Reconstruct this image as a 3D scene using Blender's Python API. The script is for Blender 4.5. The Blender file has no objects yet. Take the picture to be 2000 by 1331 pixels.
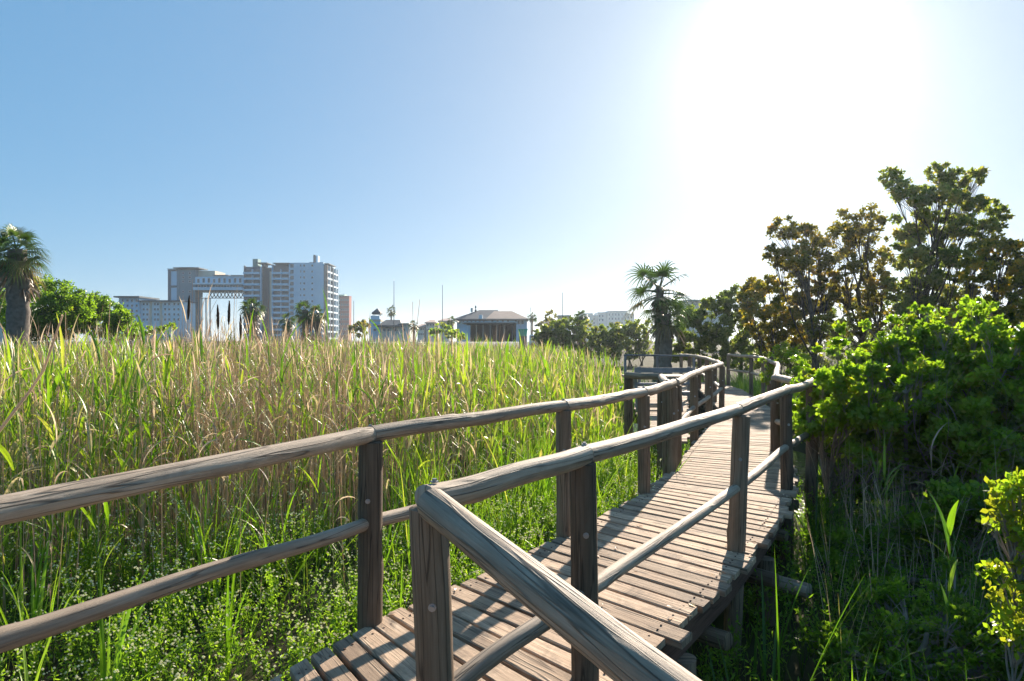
import bpy, math, random
import numpy as np
from mathutils import Vector

# ------------------------------------------------------------------ camera, sky, sun, exposure
sc = bpy.context.scene
EYE = 1.55            # eye above the deck (deck top is z = 0)
GZ = -0.75            # marsh ground
cam_d = bpy.data.cameras.new('camera'); cam = bpy.data.objects.new('camera', cam_d)
sc.collection.objects.link(cam); sc.camera = cam
cam_d.lens = 24; cam_d.sensor_width = 36; cam_d.clip_start = 0.05; cam_d.clip_end = 12000
cam.location = (0, 0, EYE); cam.rotation_euler = (math.radians(90), 0, 0)

SUN_AZ, SUN_EL = math.radians(22.2), math.radians(21.2)
world = bpy.data.worlds.new('World'); sc.world = world; world.use_nodes = True
wn = world.node_tree.nodes; wl = world.node_tree.links
sky = wn.new('ShaderNodeTexSky'); sky.sky_type = 'NISHITA'; sky.sun_disc = False
sky.sun_elevation = SUN_EL; sky.sun_rotation = SUN_AZ
sky.air_density = 0.6; sky.dust_density = 0.6; sky.ozone_density = 6.0; sky.altitude = 0
# camera response to the very bright sky: scale, soft gamma, white balance
s1_ = wn.new('ShaderNodeVectorMath'); s1_.operation = 'SCALE'; s1_.inputs['Scale'].default_value = 0.1
g1_ = wn.new('ShaderNodeGamma'); g1_.inputs[1].default_value = 0.25
hs_ = wn.new('ShaderNodeHueSaturation'); hs_.inputs['Saturation'].default_value = 2.2
wb = wn.new('ShaderNodeVectorMath'); wb.operation = 'MULTIPLY'; wb.inputs[1].default_value = (2.24, 2.42, 2.38)
wl.new(sky.outputs[0], s1_.inputs[0]); wl.new(s1_.outputs[0], g1_.inputs[0]); wl.new(g1_.outputs[0], hs_.inputs['Color'])
wl.new(hs_.outputs[0], wb.inputs[0]); wl.new(wb.outputs[0], wn['Background'].inputs[0]); wn['Background'].inputs[1].default_value = 0.15

SDIR = Vector((math.sin(SUN_AZ)*math.cos(SUN_EL), math.cos(SUN_AZ)*math.cos(SUN_EL), math.sin(SUN_EL)))
sun_d = bpy.data.lights.new('sun', 'SUN'); sun = bpy.data.objects.new('sun', sun_d)
sc.collection.objects.link(sun)
sun_d.energy = 5.0; sun_d.angle = math.radians(0.5); sun_d.color = (1.0, 0.86, 0.70)
sun.rotation_euler = SDIR.to_track_quat('Z', 'Y').to_euler(); sun.location = (0, 0, 30)

sc.view_settings.view_transform = 'Standard'; sc.view_settings.look = 'None'
sc.view_settings.gamma = 1; sc.view_settings.exposure = 1.35
sc.render.engine = 'CYCLES'
sc.cycles.use_denoising = True
try: sc.cycles.denoiser = 'OPENIMAGEDENOISE'
except Exception: pass
sc.cycles.max_bounces = 7; sc.cycles.diffuse_bounces = 3; sc.cycles.glossy_bounces = 2
sc.cycles.transmission_bounces = 5; sc.cycles.volume_bounces = 0
sc.cycles.sample_clamp_indirect = 6
sc.cycles.use_adaptive_sampling = True; sc.cycles.adaptive_threshold = 0.02

rng = np.random.default_rng(11); R = random.Random(5)
PI = math.pi
def rad(a): return math.radians(a)

# ------------------------------------------------------------------ materials
def nt_mat(name):
    m = bpy.data.materials.new(name); m.use_nodes = True
    n = m.node_tree.nodes; l = m.node_tree.links
    b = n['Principled BSDF']; return m, n, l, b

def ramp(n, stops, interp='LINEAR'):
    r = n.new('ShaderNodeValToRGB'); r.color_ramp.interpolation = interp
    e = r.color_ramp.elements
    while len(e) < len(stops): e.new(0.5)
    for i, (p, c) in enumerate(stops):
        e[i].position = p; e[i].color = (c[0], c[1], c[2], 1)
    return r

def leaf_mat(name, stops, trans=0.5, tboost=(1.5, 1.6, 0.6), rough=0.45, spec=0.4, noise=12.0, dry_at=2.0):
    m, n, l, b = nt_mat(name)
    at = n.new('ShaderNodeAttribute'); at.attribute_name = 'tint'
    r = ramp(n, stops); l.new(at.outputs['Fac'], r.inputs[0])
    tc = n.new('ShaderNodeTexCoord'); no = n.new('ShaderNodeTexNoise'); no.inputs['Scale'].default_value = noise
    l.new(tc.outputs['Object'], no.inputs['Vector'])
    mr = n.new('ShaderNodeMapRange'); mr.inputs[3].default_value = 0.65; mr.inputs[4].default_value = 1.35
    l.new(no.outputs[0], mr.inputs[0])
    mx = n.new('ShaderNodeVectorMath'); mx.operation = 'SCALE'
    l.new(r.outputs[0], mx.inputs[0]); l.new(mr.outputs[0], mx.inputs['Scale'])
    l.new(mx.outputs[0], b.inputs['Base Color'])
    b.inputs['Roughness'].default_value = rough; b.inputs['Specular IOR Level'].default_value = spec
    tb = n.new('ShaderNodeVectorMath'); tb.operation = 'MULTIPLY'; tb.inputs[1].default_value = tboost
    if dry_at < 1:          # dead tissue and petals let light through without turning it green
        gt = n.new('ShaderNodeMapRange'); gt.inputs[1].default_value = dry_at-.03; gt.inputs[2].default_value = dry_at+.03; l.new(at.outputs['Fac'], gt.inputs[0])
        mv = n.new('ShaderNodeMix'); mv.data_type = 'VECTOR'; l.new(gt.outputs[0], mv.inputs[0]); mv.inputs[4].default_value = tboost; mv.inputs[5].default_value = (1.15, 1.08, .92)
        l.new(mv.outputs[1], tb.inputs[1])
    l.new(mx.outputs[0], tb.inputs[0])
    tr = n.new('ShaderNodeBsdfTranslucent'); l.new(tb.outputs[0], tr.inputs[0])
    ms = n.new('ShaderNodeMixShader'); ms.inputs[0].default_value = trans
    l.new(b.outputs[0], ms.inputs[1]); l.new(tr.outputs[0], ms.inputs[2])
    l.new(ms.outputs[0], n['Material Output'].inputs['Surface'])
    return m

def plain(name, col, rough=0.8, var=0.15, scale=3.0, metal=0.0, spec=0.3, bump=0.0):
    m, n, l, b = nt_mat(name)
    tc = n.new('ShaderNodeTexCoord'); no = n.new('ShaderNodeTexNoise')
    no.inputs['Scale'].default_value = scale; no.inputs['Detail'].default_value = 6
    l.new(tc.outputs['Object'], no.inputs['Vector'])
    c = np.array(col)
    r = ramp(n, [(0.25, tuple(c*(1-var))), (0.75, tuple(np.minimum(c*(1+var), 0.95)))])
    l.new(no.outputs[0], r.inputs[0]); l.new(r.outputs[0], b.inputs['Base Color'])
    b.inputs['Roughness'].default_value = rough; b.inputs['Metallic'].default_value = metal
    b.inputs['Specular IOR Level'].default_value = spec
    if bump:
        bp = n.new('ShaderNodeBump'); bp.inputs['Strength'].default_value = bump; bp.inputs['Distance'].default_value = 0.02
        l.new(no.outputs[0], bp.inputs['Height']); l.new(bp.outputs[0], b.inputs['Normal'])
    return m

def wood_mat(name, dark, mid, light, us=3.0, vs=1.0, crack=0.5, rough=0.75, stain=None):
    """grain runs along v (metres of length); u is metres across / round"""
    m, n, l, b = nt_mat(name)
    uv = n.new('ShaderNodeUVMap'); uv.uv_map = 'UVMap'
    at = n.new('ShaderNodeAttribute'); at.attribute_name = 'tint'
    # shift by tint so that no two pieces share grain
    cmb = n.new('ShaderNodeCombineXYZ'); l.new(at.outputs['Fac'], cmb.inputs[2])
    sc2 = n.new('ShaderNodeVectorMath'); sc2.operation = 'SCALE'; sc2.inputs['Scale'].default_value = 37.0
    l.new(cmb.outputs[0], sc2.inputs[0])
    ad = n.new('ShaderNodeVectorMath'); ad.operation = 'ADD'
    l.new(uv.outputs[0], ad.inputs[0]); l.new(sc2.outputs[0], ad.inputs[1])
    def nz(su, sv, detail, rough_=0.6, dist=0.0):
        mp = n.new('ShaderNodeMapping'); mp.inputs['Scale'].default_value = (su, sv, 1)
        l.new(ad.outputs[0], mp.inputs[0])
        t = n.new('ShaderNodeTexNoise'); t.inputs['Scale'].default_value = 1.0
        t.inputs['Detail'].default_value = detail; t.inputs['Roughness'].default_value = rough_
        t.inputs['Distortion'].default_value = dist
        l.new(mp.outputs[0], t.inputs['Vector']); return t
    g = nz(60*us/3, 2.2*vs, 8, 0.7, 0.4); big = nz(5*us/3, 1.5*vs, 4, 0.6, 0.6); cr = nz(22*us/3, 0.8*vs, 2, 0.5, 0.3)
    r = ramp(n, [(0.28, dark), (0.5, mid), (0.72, light)]); 
    mixv = n.new('ShaderNodeMath'); mixv.operation = 'ADD'
    m1 = n.new('ShaderNodeMath'); m1.operation = 'MULTIPLY'; m1.inputs[1].default_value = 0.55; l.new(g.outputs[0], m1.inputs[0])
    m2 = n.new('ShaderNodeMath'); m2.operation = 'MULTIPLY'; m2.inputs[1].default_value = 0.45; l.new(big.outputs[0], m2.inputs[0])
    l.new(m1.outputs[0], mixv.inputs[0]); l.new(m2.outputs[0], mixv.inputs[1])
    l.new(mixv.outputs[0], r.inputs[0])
    # overall lightness per piece
    mr = n.new('ShaderNodeMapRange'); mr.inputs[3].default_value = 0.66; mr.inputs[4].default_value = 1.25
    l.new(at.outputs['Fac'], mr.inputs[0])
    s1 = n.new('ShaderNodeVectorMath'); s1.operation = 'SCALE'; l.new(r.outputs[0], s1.inputs[0]); l.new(mr.outputs[0], s1.inputs['Scale'])
    # cracks
    ck = ramp(n, [(0.475, (1, 1, 1)), (0.495, (1-crack,)*3), (0.503, (1-crack,)*3), (0.52, (1, 1, 1))]); l.new(cr.outputs[0], ck.inputs[0])
    mu = n.new('ShaderNodeVectorMath'); mu.operation = 'MULTIPLY'; l.new(s1.outputs[0], mu.inputs[0]); l.new(ck.outputs[0], mu.inputs[1])
    out = mu
    if stain:
        st = nz(3.0, 2.0, 5, 0.65, 1.0)
        sr = ramp(n, [(0.5, (0, 0, 0)), (0.68, (1, 1, 1))]); l.new(st.outputs[0], sr.inputs[0])
        mxs = n.new('ShaderNodeMix'); mxs.data_type = 'RGBA'
        l.new(sr.outputs[0], mxs.inputs[0]); l.new(mu.outputs[0], mxs.inputs[6]); mxs.inputs[7].default_value = (*stain, 1)
        l.new(mxs.outputs[2], b.inputs['Base Color'])
    else:
        l.new(out.outputs[0], b.inputs['Base Color'])
    b.inputs['Roughness'].default_value = rough; b.inputs['Specular IOR Level'].default_value = 0.35
    a2 = n.new('ShaderNodeMath'); a2.operation = 'MULTIPLY'; l.new(mixv.outputs[0], a2.inputs[0]); l.new(ck.outputs[0], a2.inputs[1])
    bp = n.new('ShaderNodeBump'); bp.inputs['Strength'].default_value = 0.85; bp.inputs['Distance'].default_value = 0.010
    l.new(a2.outputs[0], bp.inputs['Height']); l.new(bp.outputs[0], b.inputs['Normal'])
    return m

M = {}
M['rail'] = wood_mat('weathered_pole', (0.12, 0.085, 0.06), (0.36, 0.28, 0.205), (0.56, 0.465, 0.365), crack=0.62, rough=0.68, stain=(0.27, 0.21, 0.155))
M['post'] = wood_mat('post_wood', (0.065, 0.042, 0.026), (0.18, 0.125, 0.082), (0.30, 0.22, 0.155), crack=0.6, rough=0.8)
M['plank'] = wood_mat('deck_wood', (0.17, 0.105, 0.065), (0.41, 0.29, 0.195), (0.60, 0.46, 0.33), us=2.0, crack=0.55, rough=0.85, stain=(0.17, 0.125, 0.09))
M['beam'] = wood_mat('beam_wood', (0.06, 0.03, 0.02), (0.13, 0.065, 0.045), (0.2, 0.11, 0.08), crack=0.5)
M['bluewood'] = wood_mat('grey_bench_wood', (0.10, 0.11, 0.12), (0.2, 0.22, 0.24), (0.33, 0.35, 0.37), crack=0.3)
M['steel'] = plain('galvanised_bolt', (0.35, 0.35, 0.36), 0.4, metal=0.8)
REED = [(0.0, (0.035, 0.09, 0.015)), (0.15, (0.085, 0.19, 0.022)), (0.3, (0.17, 0.30, 0.03)), (0.42, (0.26, 0.36, 0.045)),
        (0.55, (0.42, 0.38, 0.16)), (0.7, (0.66, 0.56, 0.42)), (0.85, (0.56, 0.455, 0.36)), (1.0, (0.30, 0.21, 0.165))]
M['reed'] = leaf_mat('reed_leaf', REED, trans=0.45, tboost=(1.4, 1.5, 0.45), rough=0.4, spec=0.5, noise=6, dry_at=.56)
M['herb'] = leaf_mat('herb_leaf', [(0, (0.06, 0.13, 0.015)), (0.5, (0.17, 0.28, 0.03)), (0.88, (0.29, 0.38, 0.06)), (1.0, (0.85, 0.87, 0.72))], trans=0.55, tboost=(1.6, 1.8, 0.6), noise=3, dry_at=.95)
M['shrub'] = leaf_mat('shrub_leaf', [(0, (0.055, 0.11, 0.022)), (0.5, (0.13, 0.22, 0.03)), (0.9, (0.17, 0.26, 0.03)), (1.0, (0.18, 0.20, 0.03))], trans=0.65, tboost=(2.1, 2.1, 0.6), rough=0.35, spec=0.5, noise=2)
M['brownleaf'] = leaf_mat('autumn_leaf', [(0, (0.08, 0.10, 0.025)), (0.5, (0.18, 0.195, 0.04)), (0.8, (0.28, 0.24, 0.06)), (1.0, (0.36, 0.24, 0.08))], trans=0.62, tboost=(1.5, 1.3, 0.6), rough=0.45, spec=0.4, noise=1.2)  # leaf colours lightened to stand for the glare veil over the trees
M['goldleaf'] = leaf_mat('golden_leaf', [(0, (0.06, 0.08, 0.012)), (0.4, (0.18, 0.20, 0.025)), (0.75, (0.36, 0.30, 0.035)), (1.0, (0.46, 0.28, 0.03))], trans=0.58, tboost=(1.5, 1.3, 0.5), noise=1.2)
M['darkleaf'] = leaf_mat('dark_bush_leaf', [(0, (0.06, 0.09, 0.03)), (0.5, (0.13, 0.175, 0.05)), (0.9, (0.25, 0.28, 0.08)), (1.0, (0.36, 0.30, 0.11))], trans=0.6, noise=1.0)  # lightened too, so the veil of glare is in the leaf colour
M['palm'] = leaf_mat('palm_leaf', [(0, (0.03, 0.06, 0.015)), (0.5, (0.06, 0.11, 0.025)), (0.8, (0.11, 0.15, 0.04)), (0.9, (0.22, 0.17, 0.08)), (1.0, (0.25, 0.18, 0.11))], trans=0.35, tboost=(1.4, 1.5, 0.6), rough=0.4, spec=0.6)
M['deadfrond'] = leaf_mat('dead_frond', [(0, (0.10, 0.075, 0.055)), (0.5, (0.2, 0.16, 0.12)), (1.0, (0.32, 0.26, 0.20))], trans=0.2, tboost=(1.2, 1.1, 0.9))
M['bark'] = plain('bark', (0.10, 0.08, 0.065), 0.9, 0.4, 9, bump=0.6)
M['palebark'] = plain('pale_bark', (0.25, 0.21, 0.175), 0.85, 0.3, 14, bump=0.4)
M['twig'] = plain('dry_twig', (0.24, 0.18, 0.14), 0.8, 0.3, 6)
M['palmtrunk'] = plain('palm_trunk', (0.15, 0.13, 0.115), 0.95, 0.35, 6, bump=0.8)
M['cattail'] = plain('cattail_head', (0.05, 0.03, 0.02), 0.95, 0.3, 30)

# ------------------------------------------------------------------ mesh helpers
def tag(o, label=None, cat=None, group=None, kind=None):
    if label: o['label'] = label
    if cat: o['category'] = cat
    if group: o['group'] = group
    if kind: o['kind'] = kind
    return o

def empty(name, loc=(0, 0, 0), rz=0.0):
    o = bpy.data.objects.new(name, None); sc.collection.objects.link(o)
    o.location = loc; o.rotation_euler = (0, 0, rz); o.empty_display_size = 0.3
    return o

def build(name, V, F, mat, parent=None, tint=None, uv=None, smooth=False, matidx=None, loc=None):
    """V (n,3); F list of int arrays (m,k); uv per vertex (n,2)"""
    V = np.asarray(V, np.float32)
    if isinstance(F, np.ndarray): F = [F]
    F = [np.asarray(f, np.int32) for f in F if len(f)]
    loops = np.concatenate([f.ravel() for f in F])
    tot = np.concatenate([np.full(len(f), f.shape[1], np.int32) for f in F])
    start = np.concatenate([[0], np.cumsum(tot)[:-1]]).astype(np.int32)
    me = bpy.data.meshes.new(name)
    me.vertices.add(len(V)); me.vertices.foreach_set('co', V.ravel())
    me.loops.add(len(loops)); me.loops.foreach_set('vertex_index', loops)
    me.polygons.add(len(tot)); me.polygons.foreach_set('loop_start', start); me.polygons.foreach_set('loop_total', tot)
    if uv is not None:
        lay = me.uv_layers.new(name='UVMap'); lay.data.foreach_set('uv', np.asarray(uv, np.float32)[loops].ravel())
    if tint is not None:
        a = me.attributes.new('tint', 'FLOAT', 'POINT'); a.data.foreach_set('value', np.asarray(tint, np.float32))
    mats = mat if isinstance(mat, (list, tuple)) else [mat]
    for m_ in mats: me.materials.append(m_)
    if matidx is not None: me.polygons.foreach_set('material_index', np.asarray(matidx, np.int32))
    me.polygons.foreach_set('use_smooth', np.full(len(tot), bool(smooth)))
    me.update(calc_edges=True)
    o = bpy.data.objects.new(name, me); sc.collection.objects.link(o)
    if parent is not None: o.parent = parent
    if loc is not None: o.location = loc
    return o

class Acc:
    """collects pieces into ONE mesh"""
    def __init__(s): s.V = []; s.F = []; s.T = []; s.U = []; s.n = 0
    def add(s, V, F, tint=0.5, uv=None):
        V = np.asarray(V, float).reshape(-1, 3)
        if isinstance(F, np.ndarray): F = [F]
        for f in F:
            if len(f): s.F.append(np.asarray(f) + s.n)
        s.V.append(V); s.T.append(np.broadcast_to(np.asarray(tint, float), (len(V),)).copy())
        s.U.append(np.zeros((len(V), 2)) if uv is None else np.asarray(uv, float)); s.n += len(V)
    def box(s, c, size, rz=0.0, tint=0.5):
        x, y, z = np.array(size)/2
        v = np.array([[a*x, b*y, d*z] for d in (-1, 1) for a, b in ((-1, -1), (1, -1), (1, 1), (-1, 1))], float)
        f = np.array([[3, 2, 1, 0], [4, 5, 6, 7], [0, 1, 5, 4], [1, 2, 6, 5], [2, 3, 7, 6], [3, 0, 4, 7]])
        ca, sa = math.cos(rz), math.sin(rz)
        w = v.copy(); w[:, 0] = v[:, 0]*ca - v[:, 1]*sa; w[:, 1] = v[:, 0]*sa + v[:, 1]*ca
        s.add(w + np.array(c), f, tint, uv=np.stack([v[:, 1]+v[:, 2], v[:, 0]], 1)); return s
    def b(s, x0, x1, y0, y1, z0, z1, tint=0.5):
        return s.box(((x0+x1)/2, (y0+y1)/2, (z0+z1)/2), (x1-x0, y1-y0, z1-z0), 0, tint)
    def out(s, name, mat, parent=None, smooth=False, loc=None):
        ks = {}
        for f in s.F: ks.setdefault(f.shape[1], []).append(f)
        F = [np.concatenate(v) for v in ks.values()]
        return build(name, np.concatenate(s.V), F, mat, parent, np.concatenate(s.T), np.concatenate(s.U), smooth, loc=loc)

def tubes(P, Rd, sides=3, cap=False):
    """P (N,k,3) centre lines, Rd (N,k) radii -> V,F"""
    N, k, _ = P.shape
    T = np.gradient(P, axis=1); T /= np.linalg.norm(T, axis=2, keepdims=True) + 1e-9
    up = np.where(np.abs(T[..., 2:3]) > 0.9, np.array([1., 0, 0]), np.array([0, 0, 1.]))
    # stable frame from first tangent
    up = np.repeat(up[:, :1], k, 1)
    A = np.cross(T, up); A /= np.linalg.norm(A, axis=2, keepdims=True) + 1e-9
    B = np.cross(T, A)
    an = np.arange(sides)/sides*2*PI
    V = P[:, :, None, :] + Rd[:, :, None, None]*(np.cos(an)[None, None, :, None]*A[:, :, None, :] + np.sin(an)[None, None, :, None]*B[:, :, None, :])
    idx = np.arange(N*k*sides).reshape(N, k, sides)
    a = idx[:, :-1, :]; b = np.roll(idx, -1, 2)[:, :-1, :]; c = np.roll(idx, -1, 2)[:, 1:, :]; d = idx[:, 1:, :]
    F = np.stack([a, b, c, d], -1).reshape(-1, 4)
    return V.reshape(-1, 3), F

def ribbons(base, phi, L, W, th0, th1, nseg=4, p=1.3, twist=None, fold=0.0, bw=0.35, wpeak=0.3):
    """leaf blades: th = angle from vertical at root and tip.  -> V,F,(verts per blade)"""
    N = len(base)
    t = np.linspace(0, 1, nseg+1)
    th = th0[:, None] + (th1-th0)[:, None]*t[None, :]**p
    ds = (L/nseg)[:, None]
    hx = np.concatenate([np.zeros((N, 1)), np.cumsum(np.sin(th[:, :-1])*ds, 1)], 1)
    hz = np.concatenate([np.zeros((N, 1)), np.cumsum(np.cos(th[:, :-1])*ds, 1)], 1)
    D = np.stack([np.cos(phi), np.sin(phi), np.zeros(N)], 1); S = np.stack([-np.sin(phi), np.cos(phi), np.zeros(N)], 1)
    C = base[:, None, :] + hx[..., None]*D[:, None, :] + hz[..., None]*np.array([0, 0, 1.])
    nrm = -np.cos(th)[..., None]*D[:, None, :] + np.sin(th)[..., None]*np.array([0, 0, 1.])
    tw = (np.zeros(N) if twist is None else twist)[:, None]*t[None, :] 
    S2 = np.cos(tw)[..., None]*S[:, None, :] + np.sin(tw)[..., None]*nrm
    prof = np.where(t < wpeak, bw+(1-bw)*np.sin(t/wpeak*PI/2), np.cos((t-wpeak)/(1-wpeak)*PI/2)**0.8)
    prof[-1] = 0.04
    w = W[:, None]*prof[None, :]/2
    if fold > 0:
        N2 = np.cos(tw)[..., None]*nrm - np.sin(tw)[..., None]*S[:, None, :]
        lift = (w*fold)[..., None]*N2
        V = np.stack([C - S2*w[..., None] + lift, C, C + S2*w[..., None] + lift], 2); c = 3
    else:
        V = np.stack([C - S2*w[..., None], C + S2*w[..., None]], 2); c = 2
    idx = np.arange(N*(nseg+1)*c).reshape(N, nseg+1, c)
    F = np.stack([idx[:, :-1, :-1], idx[:, :-1, 1:], idx[:, 1:, 1:], idx[:, 1:, :-1]], -1).reshape(-1, 4)
    return V.reshape(-1, 3), F, (nseg+1)*c

def leaves(cen, size, aspect=0.55, up=0.35):
    """small folded leaves at points, random orientation -> V,F, 6 verts each"""
    N = len(cen)
    d = rng.normal(size=(N, 3)); d[:, 2] += up; d /= np.linalg.norm(d, axis=1, keepdims=True)
    r = rng.normal(size=(N, 3)); s = np.cross(d, r); s /= np.linalg.norm(s, axis=1, keepdims=True) + 1e-9
    nn = np.cross(d, s)
    L = size[:, None]; w = L*aspect*0.5
    base = cen; tip = cen + d*L
    m = cen + d*L*0.55 - nn*L*0.08
    V = np.stack([base, m - s*w + nn*L*0.08, m + s*w + nn*L*0.08, tip, cen + d*L*0.3 - s*w*0.8 + nn*L*0.03, cen + d*L*0.3 + s*w*0.8 + nn*L*0.03], 1)
    i = np.arange(N)[:, None]*6
    F3 = np.concatenate([i + np.array([0, 5, 4]), i + np.array([1, 2, 3])], 0)
    F4 = i + np.array([4, 5, 2, 1])
    return V.reshape(-1, 3), [F3, F4]

def fbm2(x, y, s, seed=0):
    """cheap smooth noise in [-1,1]"""
    r_ = np.random.default_rng(seed); v = 0; a = 0
    for k in range(6):
        th = r_.uniform(0, 2*PI); f = s*1.7**(k*0.6); ph = r_.uniform(0, 6.28)
        v = v + np.sin(x*f*math.cos(th) + y*f*math.sin(th) + ph + 1.3*np.sin(y*f*0.7+ph*2))/(1+k*0.4); a += 1/(1+k*0.4)
    return v/a*1.6

# ------------------------------------------------------------------ plan of the boardwalk (metres, camera at the origin looking along +y)
LEFT_RAIL = [(-1.64, 1.98), (-0.78, 3.757), (0.41, 5.45), (1.34, 6.95), (1.93, 8.2)]
RIGHT_RAIL = [(-0.26, 2.29), (0.33, 3.11), (1.67, 5.06), (2.86, 7.12), (3.69, 8.4)]
ST = [((-1.20, 2.98), (-0.45, 1.85)), ((-1.02, 3.30), (-0.32, 2.12)), ((-0.943, 3.43), (-0.24, 2.27)), ((-0.62, 3.98), (0.36, 2.90)), ((0.41, 5.45), (1.42, 4.40)), ((1.34, 6.95), (2.36, 5.98)),
      ((1.91, 8.2), (3.15, 7.46)), ((2.45, 9.6), (3.66, 9.05)), ((4.58, 14.9), (5.70, 14.55)), ((6.03, 22), (7.30, 21.7)),
      ((6.2, 25.5), (7.65, 25.6))]

# ------------------------------------------------------------------ ground, sky-side terrain and water
gm, n, l, b = nt_mat('marsh_ground')
tc = n.new('ShaderNodeTexCoord'); no = n.new('ShaderNodeTexNoise'); no.inputs['Scale'].default_value = 0.8; no.inputs['Detail'].default_value = 9
l.new(tc.outputs['Object'], no.inputs['Vector'])
r_ = ramp(n, [(0.3, (0.02, 0.018, 0.010)), (0.5, (0.045, 0.045, 0.02)), (0.7, (0.06, 0.08, 0.028))]); l.new(no.outputs[0], r_.inputs[0])
l.new(r_.outputs[0], b.inputs['Base Color']); b.inputs['Roughness'].default_value = 1.0; b.inputs['Specular IOR Level'].default_value = 0.1
gx = np.concatenate([-np.geomspace(6000, 20, 22), np.linspace(-18, 18, 60), np.geomspace(20, 6000, 22)])
gy = np.concatenate([-np.geomspace(3000, 10, 10), np.linspace(-8, 40, 80), np.geomspace(44, 8000, 26)])
GX, GY = np.meshgrid(gx, gy)
def ground_z(x, y):
    z = GZ + 0.06*fbm2(x, y, 0.9, 3)*np.clip(1-(np.hypot(x, y)-40)/40, 0, 1)
    # stream bed left of the far walkway
    d = np.hypot((x-3.2)/2.6, (y-14.5)/5.5)
    return z - 0.35*np.clip(1.25-d, 0, 1)
GZZ = ground_z(GX, GY)
gi = np.arange(GX.size).reshape(GX.shape)
build('ground', np.stack([GX, GY, GZZ], -1).reshape(-1, 3), np.stack([gi[:-1, :-1], gi[:-1, 1:], gi[1:, 1:], gi[1:, :-1]], -1).reshape(-1, 4), gm, smooth=True)['kind'] = 'structure'

wm, n, l, b = nt_mat('pond_water')
b.inputs['Base Color'].default_value = (0.02, 0.03, 0.025, 1); b.inputs['Roughness'].default_value = 0.06; b.inputs['IOR'].default_value = 1.33
tc = n.new('ShaderNodeTexCoord'); no = n.new('ShaderNodeTexNoise'); no.inputs['Scale'].default_value = 5; no.inputs['Detail'].default_value = 4
l.new(tc.outputs['Object'], no.inputs['Vector']); bp = n.new('ShaderNodeBump'); bp.inputs['Strength'].default_value = 0.25; bp.inputs['Distance'].default_value = 0.05
l.new(no.outputs[0], bp.inputs['Height']); l.new(bp.outputs[0], b.inputs['Normal'])
an = np.linspace(0, 2*PI, 41)[:-1]
V = np.concatenate([[[3.2, 14.5, GZ-0.07]], np.stack([3.2+3.2*np.cos(an), 14.5+6.6*np.sin(an), np.full(40, GZ-0.07)], 1)])
build('pond_water', V, np.array([[0, 1+i, 1+(i+1) % 40] for i in range(40)]), wm)['kind'] = 'structure'

# far hill, faint behind the red building
hm = plain('far_hill', (0.10, 0.12, 0.13), 1.0, 0.2, 0.01)
hx = np.linspace(-760, -560, 24); prof = np.interp(hx, [-760, -705, -692, -672, -650, -560], [0, 28, 36, 38, 15, 0]) + np.sin(hx*0.3)*2
V = []; 
for j, (yy, kz) in enumerate([(2300, 0.0), (2360, 0.75), (2440, 1.0), (2600, 0.6), (2800, 0.0)]):
    for x_, z_ in zip(hx, prof): V.append((x_, yy, GZ-1 + max(0, z_)*kz))
gi = np.arange(5*24).reshape(5, 24)
build('hill', np.array(V), np.stack([gi[:-1, :-1], gi[:-1, 1:], gi[1:, 1:], gi[1:, :-1]], -1).reshape(-1, 4), hm, smooth=True)['kind'] = 'structure'

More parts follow.
